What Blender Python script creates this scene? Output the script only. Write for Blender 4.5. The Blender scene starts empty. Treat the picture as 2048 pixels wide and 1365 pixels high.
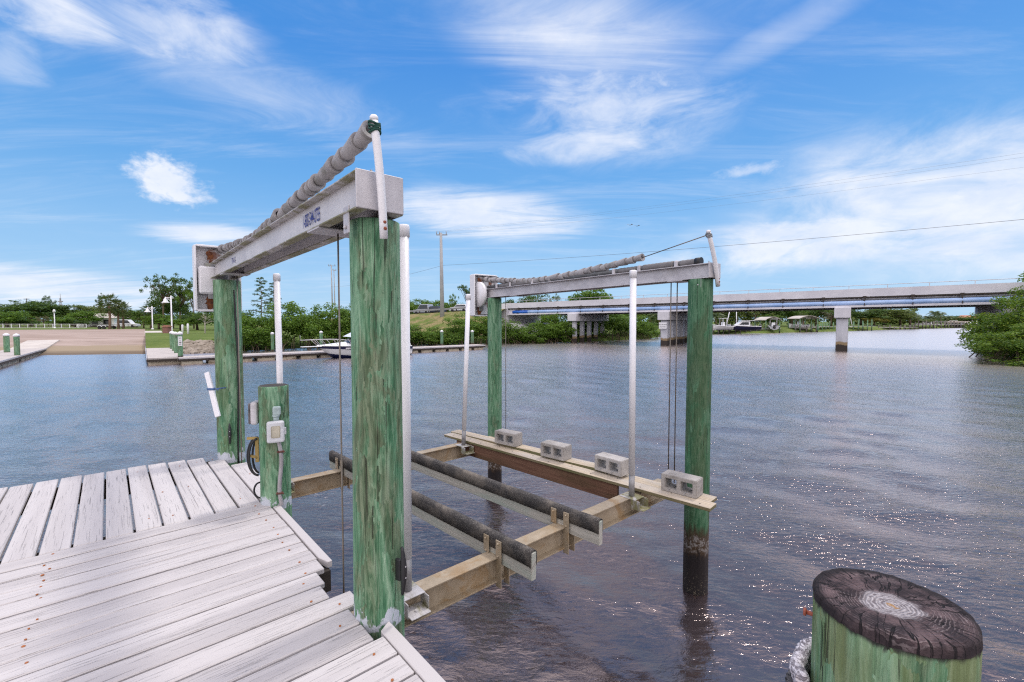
import bpy, bmesh, math, random
import numpy as np
from mathutils import Vector as V, Matrix, noise as mn
R = math.radians
S = bpy.context.scene
COL = S.collection
random.seed(7)

# ---------------------------------------------------------------- camera
CZ = 3.19                                   # eye height above the water
cd = bpy.data.cameras.new('camera'); cam = bpy.data.objects.new('camera', cd); COL.objects.link(cam)
cam.location = (0, 0, CZ); cam.rotation_euler = (R(90) - math.atan(39.5 / 910), 0, 0)
cd.sensor_width = 36; cd.lens = 910 / 2048 * 36; cd.clip_start = 0.05; cd.clip_end = 6000
S.camera = cam

# ---------------------------------------------------------------- light and exposure
SUN_AZ, SUN_EL = R(44), R(63)               # azimuth clockwise from +Y
S.view_settings.view_transform = 'Standard'; S.view_settings.look = 'None'
S.view_settings.exposure = 0.55; S.view_settings.gamma = 1
S.cycles.max_bounces = 6; S.cycles.diffuse_bounces = 3; S.cycles.glossy_bounces = 3
S.cycles.transmission_bounces = 4; S.cycles.transparent_max_bounces = 6; S.cycles.caustics_reflective = False
S.cycles.caustics_refractive = False; S.cycles.sample_clamp_indirect = 4; S.cycles.use_denoising = False; S.cycles.filter_width = 1.2; S.cycles.use_adaptive_sampling = False
sd = bpy.data.lights.new('sun', 'SUN'); so = bpy.data.objects.new('sun', sd); COL.objects.link(so)
sd.energy = 1.0; sd.angle = R(6); sd.color = (1, 0.95, 0.88)
sv = V((math.sin(SUN_AZ) * math.cos(SUN_EL), math.cos(SUN_AZ) * math.cos(SUN_EL), math.sin(SUN_EL)))
so.rotation_euler = sv.to_track_quat('Z', 'Y').to_euler(); so.location = (0, 0, 50)

# ---------------------------------------------------------------- node helpers
def nd(nt, typ, ins=None, out=0, **pr):
    n = nt.nodes.new(typ)
    for k, v in pr.items(): setattr(n, k, v)
    for k, v in (ins or {}).items():
        s = n.inputs[k]
        if isinstance(v, bpy.types.NodeSocket): nt.links.new(v, s)
        elif isinstance(v, (tuple, list)) and len(v) == 3 and s.type == 'RGBA': s.default_value = (*v, 1)
        else: s.default_value = v
    return n.outputs[out] if out is not None and len(n.outputs) else n
def mt(nt, op, a, b=0.0, c=0.0, clamp=False): return nd(nt, 'ShaderNodeMath', {0: a, 1: b, 2: c}, operation=op, use_clamp=clamp)
def mix(nt, f, a, b, mode='MIX'):
    n = nt.nodes.new('ShaderNodeMix'); n.data_type = 'RGBA'; n.blend_type = mode
    for k, v in ((0, f), (6, a), (7, b)):
        if isinstance(v, bpy.types.NodeSocket): nt.links.new(v, n.inputs[k])
        else: n.inputs[k].default_value = (*v, 1) if isinstance(v, (tuple, list)) else v
    return n.outputs[2]
def ramp(nt, f, *st, ease='LINEAR'):
    n = nt.nodes.new('ShaderNodeValToRGB'); n.color_ramp.interpolation = ease; e = n.color_ramp.elements
    while len(e) < len(st): e.new(0.5)
    for q, (p, c) in zip(e, st):
        q.position = p; q.color = (*c, 1) if isinstance(c, (tuple, list)) else (c, c, c, 1)
    nt.links.new(f, n.inputs[0]); return n.outputs[0]
def noi(nt, vec, sc, det=4, ro=0.55, di=0.0, out=0): return nd(nt, 'ShaderNodeTexNoise', {'Vector': vec, 'Scale': sc, 'Detail': det, 'Roughness': ro, 'Distortion': di}, out=out)
def mapv(nt, vec, sc=(1, 1, 1), loc=(0, 0, 0), rot=(0, 0, 0)): return nd(nt, 'ShaderNodeMapping', {'Vector': vec, 'Scale': sc, 'Location': loc, 'Rotation': rot})
def smooth(nt, v, a, b): return nd(nt, 'ShaderNodeMapRange', {0: v, 1: a, 2: b, 3: 0.0, 4: 1.0}, interpolation_type='SMOOTHSTEP')
def vadd(nt, a, b): return nd(nt, 'ShaderNodeVectorMath', {0: a, 1: b}, operation='ADD')
def newmat(name):
    m = bpy.data.materials.new(name); m.use_nodes = True; nt = m.node_tree; nt.nodes.clear(); return m, nt
def finish(nt, col, rough=0.6, bump=None, bd=0.005, metal=0.0, spec=0.5, **kw):
    ins = {'Base Color': col, 'Roughness': rough, 'Metallic': metal, 'Specular IOR Level': spec}; ins.update(kw)
    if bump is not None: ins['Normal'] = nd(nt, 'ShaderNodeBump', {'Height': bump, 'Distance': bd, 'Strength': 1.0})
    b = nd(nt, 'ShaderNodeBsdfPrincipled', ins); nd(nt, 'ShaderNodeOutputMaterial', {0: b}); return b
def tc(nt, which='Object'): return nt.nodes.new('ShaderNodeTexCoord').outputs[which]
def rnd(nt): return nt.nodes.new('ShaderNodeObjectInfo').outputs['Random']
def rvec(nt, vec):
    r = rnd(nt); c = nd(nt, 'ShaderNodeCombineXYZ', {0: mt(nt, 'MULTIPLY', r, 37.0), 1: mt(nt, 'MULTIPLY', r, 91.0), 2: mt(nt, 'MULTIPLY', r, 53.0)})
    return vadd(nt, vec, c)

# ---------------------------------------------------------------- sky
def px_dir(x, y):
    p = math.atan(39.5 / 910); a, b = (x - 1024) / 910, (682.5 - y) / 910
    return V((a, math.cos(p) + b * math.sin(p), -math.sin(p) + b * math.cos(p)))
def build_world():
    w = bpy.data.worlds.new('World'); S.world = w; w.use_nodes = True; nt = w.node_tree; nt.nodes.clear()
    sky = nt.nodes.new('ShaderNodeTexSky'); sky.sky_type = 'NISHITA'; sky.sun_disc = False
    sky.sun_elevation = SUN_EL; sky.sun_rotation = SUN_AZ; sky.air_density = 1.0; sky.dust_density = 0.6; sky.ozone_density = 2.5
    g = nd(nt, 'ShaderNodeVectorMath', {0: tc(nt, 'Generated')}, operation='NORMALIZE')
    sx = nd(nt, 'ShaderNodeSeparateXYZ', {0: g}, out=None).outputs
    az = mt(nt, 'ARCTAN2', sx[0], sx[1]); el = mt(nt, 'ARCSINE', sx[2])
    # wisps live on a high flat layer seen in perspective
    zz = mt(nt, 'ADD', mt(nt, 'MAXIMUM', sx[2], 0.0), 0.12)
    pl = nd(nt, 'ShaderNodeCombineXYZ', {0: mt(nt, 'DIVIDE', sx[0], zz), 1: mt(nt, 'DIVIDE', sx[1], zz), 2: 0.0})
    wisp = noi(nt, mapv(nt, pl, (0.55, 2.4, 1), (3.1, 0.6, 0), (0, 0, R(-18))), 1.1, 11, 0.68, 1.1)
    ang = nd(nt, 'ShaderNodeCombineXYZ', {0: az, 1: mt(nt, 'MULTIPLY', el, 1.6), 2: 0.0})
    fluff = noi(nt, mapv(nt, ang, (.75, 1.15, 1), rot=(0, 0, R(-12))), 8.5, 10, .62, .55)
    puffn = noi(nt, ang, 13.0, 8, 0.62, 0.25)
    edge = noi(nt, ang, 7.0, 6, 0.6, 0.2)
    def blob(x, y, rx, ry, rot=0.0):
        d = px_dir(x, y); a0 = math.atan2(d.x, d.y); e0 = math.asin(d.z / d.length)
        u = mt(nt, 'SUBTRACT', az, a0); v = mt(nt, 'SUBTRACT', el, e0); c, s = math.cos(rot), math.sin(rot)
        uu = mt(nt, 'ADD', mt(nt, 'MULTIPLY', u, c / rx), mt(nt, 'MULTIPLY', v, s / rx))
        vv = mt(nt, 'ADD', mt(nt, 'MULTIPLY', u, -s / ry), mt(nt, 'MULTIPLY', v, c / ry))
        r2 = mt(nt, 'ADD', mt(nt, 'MULTIPLY', uu, uu), mt(nt, 'MULTIPLY', vv, vv))
        return mt(nt, 'SUBTRACT', 1.0, mt(nt, 'SQRT', r2))          # 1 at the centre, 0 at the rim, negative outside
    def veil(b, base, tex, lo, hi, gain):
        m = smooth(nt, mt(nt, 'ADD', mt(nt, 'MULTIPLY', b, base), tex), lo, hi)
        return mt(nt, 'MULTIPLY', mt(nt, 'MULTIPLY', m, smooth(nt, b, -0.15, 0.55)), gain)
    tot = mt(nt, 'MULTIPLY', smooth(nt, wisp, 0.44, 0.85), 0.30)     # thin cirrus everywhere
    parts = [veil(blob(1150, 90, .36, .13, R(-12)), .30, wisp, .40, 1.0, .9),
             veil(blob(1220, 215, .30, .13, R(-6)), .28, fluff, .40, .95, .75),
             veil(blob(1190, 285, .26, .05, R(4)), .40, fluff, .42, 1.0, .85),
             veil(blob(1880, 400, .36, .16, R(-8)), .42, fluff, .36, 1.0, .9),
             veil(blob(1700, 470, .42, .07, R(3)), .40, fluff, .45, .85, .85),
             veil(blob(960, 430, .30, .07, R(-4)), .35, wisp, .42, .80, .85),
             veil(blob(520, 175, .42, .09, R(-9)), .30, wisp, .46, .95, .55),
             veil(blob(330, 40, .20, .09, R(-8)), .35, fluff, .42, .95, .75),
             veil(blob(90, 20, .14, .05, 0), .35, fluff, .46, .85, .85),
             veil(blob(60, 575, .36, .045, R(-3)), .35, wisp, .42, .85, .7),
             veil(blob(420, 470, .14, .028, R(2)), .45, wisp, .46, .85, .8),
             veil(blob(1560, 70, .42, .04, R(14)), .35, wisp, .46, 1.0, .36),
             veil(blob(20, 110, .06, .07, 0), .35, fluff, .5, 1.0, .5)]
    for x in parts: tot = mt(nt, 'MAXIMUM', tot, x)
    def puff(x, y, rx, ry, rot=0.0, lo=.05, hi=.95, g=.95):
        b = mt(nt, 'ADD', blob(x, y, rx, ry, rot), mt(nt, 'MULTIPLY', mt(nt, 'SUBTRACT', puffn, 0.5), 1.7))
        b = mt(nt, 'ADD', b, mt(nt, 'MULTIPLY', mt(nt, 'SUBTRACT', noi(nt, ang, 34.0, 6, .65, .3), 0.5), 1.3))
        b = mt(nt, 'ADD', b, mt(nt, 'MULTIPLY', mt(nt, 'SUBTRACT', edge, 0.5), 0.7))
        return mt(nt, 'MULTIPLY', smooth(nt, b, lo, hi), g)
    pf = puff(345, 366, .082, .038, R(-10), .0, .8, .92)
    for a in ((1285, 175, .085, .075, R(-20), .0, 1.3, .55), (1300, 225, .10, .04, 0, .0, 1.2, .5), (1510, 340, .085, .02, 0, .0, 1.0, .5)):
        pf = mt(nt, 'MAXIMUM', pf, puff(*a))
    hz = mt(nt, 'MULTIPLY', smooth(nt, el, 0.30, -0.02), 0.18)
    tot = mt(nt, 'ADD', mt(nt, 'MAXIMUM', tot, pf), hz, clamp=True)
    grad = ramp(nt, mt(nt, 'MULTIPLY', el, 1.0), (0.0, (3.2, 6.0, 8.7)), (.12, (2.4, 5.2, 8.6)), (.28, (1.35, 4.0, 8.1)), (.50, (.58, 2.75, 7.4)), (1.0, (.45, 2.3, 6.2)))
    hs = mix(nt, .86, sky.outputs[0], grad)
    # added unseen bright sheet overhead and behind the camera, to brighten the foreground
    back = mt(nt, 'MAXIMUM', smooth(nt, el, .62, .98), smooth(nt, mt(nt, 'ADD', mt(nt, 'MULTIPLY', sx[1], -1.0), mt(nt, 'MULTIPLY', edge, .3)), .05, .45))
    tot = mt(nt, 'MINIMUM', tot, .88)
    shade = mix(nt, smooth(nt, puffn, .35, .7), (7.4, 8.0, 9.3), (8.8, 9.0, 9.6))
    col = mix(nt, tot, hs, shade)
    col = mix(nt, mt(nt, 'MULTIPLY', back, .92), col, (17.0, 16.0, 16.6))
    w.cycles.sampling_method = 'MANUAL'; w.cycles.sample_map_resolution = 2048
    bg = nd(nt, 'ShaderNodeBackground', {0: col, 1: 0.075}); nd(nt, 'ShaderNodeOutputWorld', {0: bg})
build_world()

# ---------------------------------------------------------------- mesh helpers
X, Y, Zv = V((1, 0, 0)), V((0, 1, 0)), V((0, 0, 1))
class MB:
    def __init__(s): s.bm = bmesh.new(); s.uv = s.bm.loops.layers.uv.new('UVMap')
    def box(s, c, size, ax=(X, Y, Zv), bev=0.0, mi=0, seg=1):
        c = V(c); hv = [V(a) * (d / 2) for a, d in zip(ax, size)]
        vs = [s.bm.verts.new(c + hv[0] * i + hv[1] * j + hv[2] * k) for k in (-1, 1) for j in (-1, 1) for i in (-1, 1)]
        fs = [s.bm.faces.new([vs[q] for q in f]) for f in ((0, 2, 3, 1), (4, 5, 7, 6), (0, 1, 5, 4), (2, 6, 7, 3), (0, 4, 6, 2), (1, 3, 7, 5))]
        if V(ax[0]).cross(V(ax[1])).dot(V(ax[2])) < 0:
            for f in fs: f.normal_flip()
        if bev:
            es = list({e for f in fs for e in f.edges})
            r = bmesh.ops.bevel(s.bm, geom=es, offset=bev, segments=seg, affect='EDGES', profile=0.5)
            fs = list({f for v in r['verts'] for f in v.link_faces} | {f for f in fs if f.is_valid})
        o1, o2 = random.random() * 50, random.random() * 50
        for f in fs:
            f.material_index = mi
            for l in f.loops:
                d = l.vert.co - c
                l[s.uv].uv = (d.dot(V(ax[0])) + o1, d.dot(V(ax[1])) + d.dot(V(ax[2])) + o2)
        return fs
    def beam(s, p0, p1, w, h, up=Zv, bev=0.0, mi=0):
        """bar from p0 to p1 (axis through its centre), w wide and h tall"""
        p0, p1 = V(p0), V(p1); a = (p1 - p0).normalized(); b = V(up).cross(a).normalized(); u = a.cross(b)
        return s.box((p0 + p1) / 2, ((p1 - p0).length, w, h), (a, b, u), bev, mi)
    def tube(s, pts, r, n=10, cap=True, mi=0, jit=0.0):
        pts = [V(p) for p in pts]; rs = r if isinstance(r, (list, tuple)) else [r] * len(pts); rings = []; b = None
        for i, p in enumerate(pts):
            t = (pts[min(i + 1, len(pts) - 1)] - pts[max(i - 1, 0)]).normalized()
            if b is None: b = t.cross(X if abs(t.x) < 0.9 else Y).normalized()
            b = (b - t * b.dot(t)).normalized(); c = t.cross(b)
            rings.append([s.bm.verts.new(p + (b * math.cos(q) + c * math.sin(q)) * rs[i] * (1 + jit * random.uniform(-1, 1))) for q in (math.tau * k / n for k in range(n))])
        for A, B in zip(rings, rings[1:]):
            for k in range(n):
                f = s.bm.faces.new((A[k], A[(k + 1) % n], B[(k + 1) % n], B[k])); f.smooth = True; f.material_index = mi
        if cap:
            for rg, fl in ((rings[0], True), (rings[-1], False)):
                f = s.bm.faces.new(rg[::-1] if fl else rg); f.material_index = mi
        return rings
    def lathe(s, prof, c=(0, 0, 0), n=24, mi=0, smooth=True, ax=None):
        c = V(c); ax = ax or (X, Y, Zv); rings = []
        for r, z in prof:
            rings.append([s.bm.verts.new(c + V(ax[0]) * r * math.cos(q) + V(ax[1]) * r * math.sin(q) + V(ax[2]) * z) for q in (math.tau * k / n for k in range(n))])
        for A, B in zip(rings, rings[1:]):
            for k in range(n):
                f = s.bm.faces.new((A[k], A[(k + 1) % n], B[(k + 1) % n], B[k])); f.smooth = smooth; f.material_index = mi
        for rg, fl in ((rings[0], True), (rings[-1], False)):
            f = s.bm.faces.new(rg[::-1] if fl else rg); f.material_index = mi
    def prism(s, pts, off, mi=0, bev=0.0):
        """closed outline (3-D points) extruded by the vector off"""
        A = [s.bm.verts.new(V(p)) for p in pts]; B = [s.bm.verts.new(V(p) + V(off)) for p in pts]; n = len(A); fs = []
        fs.append(s.bm.faces.new(A[::-1])); fs.append(s.bm.faces.new(B))
        for k in range(n): fs.append(s.bm.faces.new((A[k], A[(k + 1) % n], B[(k + 1) % n], B[k])))
        for f in fs: f.material_index = mi
        if bev: bmesh.ops.bevel(s.bm, geom=list({e for f in fs for e in f.edges}), offset=bev, segments=1, affect='EDGES')
        return fs
    def face(s, pts, mi=0):
        f = s.bm.faces.new([s.bm.verts.new(V(p)) for p in pts]); f.material_index = mi; return f
    def grid(s, rows, mi=0, smooth=True, close=False):
        vs = [[s.bm.verts.new(V(p)) for p in r] for r in rows]
        for A, B in zip(vs, vs[1:]):
            m = len(A)
            for k in range(m if close else m - 1):
                f = s.bm.faces.new((A[k], A[(k + 1) % m], B[(k + 1) % m], B[k])); f.smooth = smooth; f.material_index = mi
        return vs
def mbmesh(name, mb, mats):
    me = bpy.data.meshes.new(name); mb.bm.to_mesh(me); mb.bm.free()
    for m in mats: me.materials.append(m)
    return me
OFF = {}
def link(o, parent=None):
    COL.objects.link(o)
    if parent is not None: o.parent = parent
    return o
def obj(name, mb, mats, parent=None, recalc=True):
    """one mesh object; its points are given in world space (or the thing's own space when the thing sits at the origin)"""
    off = OFF.get(parent, V((0, 0, 0)))
    if recalc: bmesh.ops.recalc_face_normals(mb.bm, faces=mb.bm.faces)
    if off.length: bmesh.ops.translate(mb.bm, verts=mb.bm.verts, vec=-off)
    me = bpy.data.meshes.new(name); mb.bm.to_mesh(me); mb.bm.free()
    for m in (mats if isinstance(mats, (list, tuple)) else [mats]): me.materials.append(m)
    o = bpy.data.objects.new(name, me); link(o, parent); OFF[o] = off; return o
def tag(o, label, cat, group=None, kind=None):
    if label: o['label'] = label
    if cat: o['category'] = cat
    if group: o['group'] = group
    if kind: o['kind'] = kind
    return o
def thing(name, label, cat, loc=(0, 0, 0), group=None, rz=0.0):
    o = bpy.data.objects.new(name, None); o.empty_display_size = 0.2; COL.objects.link(o)
    o.location = loc; o.rotation_euler.z = rz; OFF[o] = V(loc); return tag(o, label, cat, group)
def solo(name, mb, mats, label, cat, loc=None, group=None):
    """a thing that is one mesh, with its origin at its base"""
    t = V(loc) if loc else V((0, 0, 0))
    if loc: bmesh.ops.translate(mb.bm, verts=mb.bm.verts, vec=-t)
    o = obj(name, mb, mats); o.location = t; return tag(o, label, cat, group)
def struct(name, mb, mats): return tag(obj(name, mb, mats), None, None, kind='structure')
def dup(src, loc, rz=None, label=None, scale=None, group=None):
    c = src.copy(); COL.objects.link(c); c.location = loc
    if rz is not None: c.rotation_euler.z = rz
    if scale is not None: c.scale = scale
    if label: c['label'] = label
    if group: c['group'] = group
    for ch in src.children:
        k = ch.copy(); COL.objects.link(k); k.parent = c
        for g in ch.children: q = g.copy(); COL.objects.link(q); q.parent = k
    return c
def at(x, y, z):
    """where the sight line through a photo point meets the level z"""
    d = px_dir(x, y); t = (z - CZ) / d.z; return V((d.x * t, d.y * t, z))
def atd(x, y, D):
    d = px_dir(x, y); t = D / d.y; return V((d.x * t, D, CZ + d.z * t))
def xat(x, D): return (x - 1024) / 910 * D

# ---------------------------------------------------------------- materials
def wood_green(name, dark=0.0, top=0.0, ring=None, tide=0.75, olive=0.0, fade=1.0):
    """copper-green treated pile: streaked paint, brown wood showing, black tide zone; z is height above the water"""
    m, nt = newmat(name); o = tc(nt); p = rvec(nt, o)
    vc = nd(nt, 'ShaderNodeTexVoronoi', {'Vector': vadd(nt, mapv(nt, p, (9, 9, 2.2)), nd(nt, 'ShaderNodeVectorMath', {0: noi(nt, mapv(nt, p, (10, 10, 4)), 1.5, 4, .6, out=1), 1: (1.3, 1.3, .9)}, operation='MULTIPLY')), 'Scale': 1.0}, out=1)
    p = vadd(nt, p, nd(nt, 'ShaderNodeVectorMath', {0: vc, 1: (.06, .06, .5)}, operation='MULTIPLY'))
    n1 = noi(nt, mapv(nt, p, (8, 8, 1.1)), 1.25, 9, 0.62, 1.3)
    n2 = noi(nt, mapv(nt, p, (15, 15, 1.3)), 1.7, 9, 0.72, 2.6)
    n3 = noi(nt, mapv(nt, p, (3, 3, 1.1)), 1.0, 5, 0.6, 0.6)
    g = ramp(nt, n1, (.29, (.095, .085, .050)), (.37, (.026, .095, .046)), (.44, (.060, .180, .090)), (.51, (.135, .275, .160)), (.60, (.27, .43, .285)), (.74, (.40, .49, .37)))
    g2 = ramp(nt, n2, (.31, (.070, .075, .042)), (.40, (.030, .110, .054)), (.48, (.080, .210, .112)), (.54, (.190, .330, .205)), (.64, (.36, .48, .345)))
    col = mix(nt, .5, g, g2)
    col = mix(nt, mt(nt, 'MULTIPLY', smooth(nt, n3, .50, .64), .6), col, mix(nt, smooth(nt, n2, .4, .6), (.070, .055, .030), (.17, .145, .085)))
    if olive: col = mix(nt, mt(nt, 'MULTIPLY', smooth(nt, noi(nt, mapv(nt, p, (5, 5, .6)), 1.3, 5), .42, .6), olive), col, (.17, .16, .055))
    if dark: col = mix(nt, dark, col, (.010, .075, .028))
    crack = smooth(nt, noi(nt, mapv(nt, p, (42, 42, 0.75)), 1.5, 4, .5, .6), .36, .30)
    col = mix(nt, mt(nt, 'MULTIPLY', crack, .75), col, (.020, .018, .012))
    z = nd(nt, 'ShaderNodeSeparateXYZ', {0: o}, out=2)
    zn = mt(nt, 'ADD', z, mt(nt, 'MULTIPLY', mt(nt, 'SUBTRACT', noi(nt, mapv(nt, p, (9, 9, 3)), 1.5, 6, .65), .5), .36))
    if ring is not None:
        k = mt(nt, 'MULTIPLY', smooth(nt, zn, ring + .060, ring + .050), mt(nt, 'MULTIPLY', smooth(nt, z, ring - .05, ring - .04), smooth(nt, noi(nt, mapv(nt, p, (1, 1, .6)), 6, 5, .6), .47, .50)))
        col = mix(nt, k, col, (.50, .53, .58))
    if top: col = mix(nt, mt(nt, 'MULTIPLY', smooth(nt, mt(nt, 'ADD', z, mt(nt, 'MULTIPLY', noi(nt, mapv(nt, p, (30, 30, 6)), 1.5, 4), .035)), top - .008, top + .006), .93), col, (.022, .018, .018))
    if tide:
        col = mix(nt, smooth(nt, zn, tide + .12, tide - .06), col, (.050, .030, .016))
        barn = mt(nt, 'MULTIPLY', smooth(nt, zn, tide - .03, tide - .08), smooth(nt, zn, tide - .26, tide - .18))
        col = mix(nt, mt(nt, 'MULTIPLY', barn, mt(nt, 'MULTIPLY', smooth(nt, noi(nt, p, 26, 6, .7), .45, .58), .8)), col, (.28, .26, .25))
        col = mix(nt, smooth(nt, zn, tide - .20, tide - .30), col, (.010, .008, .009))
        sp = mt(nt, 'MULTIPLY', smooth(nt, noi(nt, p, 60, 3, .6), .60, .66), smooth(nt, zn, .32, .12))
        col = mix(nt, sp, col, (.20, .17, .12))
    h = mt(nt, 'ADD', mt(nt, 'MULTIPLY', n2, .5), mt(nt, 'MULTIPLY', crack, -.6))
    finish(nt, col, .72, h, .010, spec=.3); return m
def painted_boards():
    m, nt = newmat('weathered_white_paint'); u = tc(nt, 'UV')
    fine = noi(nt, mapv(nt, u, (1.6, 70, 1)), 1.6, 6, .62, .8)
    gr = noi(nt, mapv(nt, u, (1.1, 26, 1)), 1.5, 6, .6, 1.2)
    wear = noi(nt, mapv(nt, u, (1.1, 5, 1)), 1.1, 7, .68, .5)
    tone = noi(nt, mapv(nt, u, (.22, 5.5, 1)), 1.0, 2)
    col = mix(nt, smooth(nt, tone, .3, .7), (.445, .412, .408), (.55, .515, .508))
    crk = smooth(nt, fine, .42, .35)
    lines = mt(nt, 'MULTIPLY', crk, smooth(nt, wear, .38, .62))
    col = mix(nt, mt(nt, 'MULTIPLY', lines, .62), col, (.11, .095, .095))
    bare = mt(nt, 'MULTIPLY', smooth(nt, wear, .655, .72), smooth(nt, gr, .48, .58))
    col = mix(nt, mt(nt, 'MULTIPLY', bare, .85), col, (.12, .10, .095))
    col = mix(nt, mt(nt, 'MULTIPLY', smooth(nt, gr, .56, .74), .22), col, (.33, .30, .31))
    h = mt(nt, 'ADD', mt(nt, 'MULTIPLY', fine, .35), mt(nt, 'MULTIPLY', crk, -.5))
    finish(nt, col, .68, h, .0025, spec=.3); return m
def plank_wood(name, a, b, c, edge=None):
    m, nt = newmat(name); u = tc(nt, 'UV')
    g = noi(nt, mapv(nt, u, (1.2, 34, 1)), 1.5, 7, .6, 1.4); t = noi(nt, mapv(nt, u, (.9, 4, 1)), 1.0, 5, .6, .3)
    col = mix(nt, smooth(nt, g, .34, .66), a, b); col = mix(nt, mt(nt, 'MULTIPLY', smooth(nt, t, .45, .68), .7), col, c)
    col = mix(nt, mt(nt, 'MULTIPLY', smooth(nt, g, .36, .30), .6), col, (.05, .035, .02))
    if edge:
        nz = nd(nt, 'ShaderNodeSeparateXYZ', {0: nd(nt, 'ShaderNodeNewGeometry', out=None).outputs['Normal']}, out=2)
        col = mix(nt, mt(nt, 'MULTIPLY', smooth(nt, nz, .5, .3), .85), col, mix(nt, smooth(nt, t, .4, .6), edge, (.15, .12, .05)))
    finish(nt, col, .75, g, .004, spec=.25); return m
def metal_paint(name, a, b, rough=.45, grime=None, sc=3.0, metal=.0, amt=.6, thr=.52, speck=0.0):
    m, nt = newmat(name); o = rvec(nt, tc(nt))
    n = noi(nt, o, sc, 7, .65, .4); f = noi(nt, o, sc * 26, 4, .6)
    col = mix(nt, smooth(nt, n, .3, .7), a, b)
    if grime: col = mix(nt, mt(nt, 'MULTIPLY', smooth(nt, noi(nt, o, sc * .8, 8, .7, .8), thr, thr + .16), amt), col, grime)
    if speck: col = mix(nt, mt(nt, 'MULTIPLY', smooth(nt, f, .55, .68), speck), col, tuple(q * .45 for q in a))
    finish(nt, col, rough, f, .0012, metal=metal); return m
def plain(name, c, rough=.5, metal=0.0, var=.25, sc=8.0, spec=.5):
    m, nt = newmat(name); n = noi(nt, rvec(nt, tc(nt)), sc, 5, .6)
    finish(nt, mix(nt, smooth(nt, n, .25, .75), tuple(q * (1 - var) for q in c), tuple(min(1, q * (1 + var * .6)) for q in c)), rough, n, .001, metal=metal, spec=spec); return m
M = dict(
    pile_near=wood_green('green_pile_near', dark=.04, ring=1.59, fade=1), pile_far=wood_green('green_pile_far', dark=.06, ring=1.59, olive=.30),
    pile_dark=wood_green('green_pile_dark', dark=.55), pile_mid=wood_green('green_pile_mid', dark=.1, tide=.62),
    pile_front=wood_green('green_pile_front', olive=.62, tide=0, top=2.556), pile_far_dock=wood_green('green_pile_dock', tide=.5, olive=.2),
    boards=painted_boards(),
    tan=plank_wood('raw_timber', (.40, .325, .235), (.55, .465, .36), (.46, .42, .38), edge=(.075, .085, .02)),
    joist=plank_wood('red_joist', (.13, .062, .040), (.20, .11, .07), (.09, .06, .03)),
    bunkwood=plank_wood('bunk_timber', (.40, .38, .33), (.52, .49, .43), (.36, .42, .36)),
    alu=metal_paint('grey_aluminium', (.43, .41, .43), (.58, .56, .58), .5, (.26, .24, .22), 3.5, .15, .5, .56, .25),
    web=metal_paint('pale_web', (.52, .50, .52), (.66, .64, .65), .5, (.30, .28, .14), 2.6, .1, .45, .62, .2),
    alu_moss=metal_paint('mossy_aluminium', (.40, .38, .39), (.54, .52, .52), .55, (.16, .15, .035), 5.0, .1, .85, .40, .25),
    rustbeam=metal_paint('stained_beam', (.30, .235, .155), (.42, .345, .25), .55, (.30, .17, .055), 4.0, .1, .6, .50, .2),
    white=metal_paint('white_pvc', (.72, .71, .74), (.80, .79, .81), .38, (.50, .48, .47), 2.0, 0, .35, .6),
    rust=metal_paint('rusty_white_plate', (.60, .61, .63), (.70, .71, .72), .5, (.15, .042, .014), 3.6, 0, .95, .475),
    galv=metal_paint('galvanised_sleeve', (.24, .235, .24), (.33, .325, .33), .5, (.26, .25, .13), 5, .3, .5, .55, .3),
    steel=plain('cable_steel', (.20, .17, .14), .45, .5), wirew=plain('thin_wire', (.14, .14, .15), .5),
    black=plain('black_rubber', (.012, .012, .014), .5), navy=plain('navy_gelcoat', (.012, .018, .075), .2),
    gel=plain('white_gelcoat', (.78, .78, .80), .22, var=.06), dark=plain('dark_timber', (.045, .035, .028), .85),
    carpet=None, conc=None)
def carpet():
    m, nt = newmat('worn_carpet'); o = tc(nt); n = noi(nt, o, 140, 3, .7); w = noi(nt, o, 3.2, 7, .65, .5)
    col = mix(nt, smooth(nt, w, .40, .66), (.055, .052, .052), (.19, .165, .14))
    col = mix(nt, smooth(nt, noi(nt, o, 1.3, 4), .62, .72), col, (.028, .032, .055))
    col = mix(nt, mt(nt, 'MULTIPLY', smooth(nt, n, .50, .70), .7), col, (.32, .30, .28))
    finish(nt, col, .95, n, .006, spec=.1); return m
def concrete(name, a, b, sc=5.0, bd=.004, pits=.5, var=0.0):
    m, nt = newmat(name); o = rvec(nt, tc(nt)); n = noi(nt, o, sc, 7, .65); f = noi(nt, o, sc * 22, 4, .7)
    col = mix(nt, smooth(nt, n, .3, .7), a, b); col = mix(nt, mt(nt, 'MULTIPLY', smooth(nt, f, .44, .30), pits), col, tuple(q * .45 for q in a))
    if var: col = mix(nt, mt(nt, 'MULTIPLY', rnd(nt), var), col, (.25, .225, .20)); col = mix(nt, mt(nt, 'MULTIPLY', smooth(nt, noi(nt, o, 3.5, 6, .7), .52, .70), var), col, (.17, .15, .13))
    finish(nt, col, .9, f, bd, spec=.2); return m
M['carpet'] = carpet(); M['conc'] = concrete('block_concrete', (.40, .375, .355), (.52, .49, .465), 9, var=.55)

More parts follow.
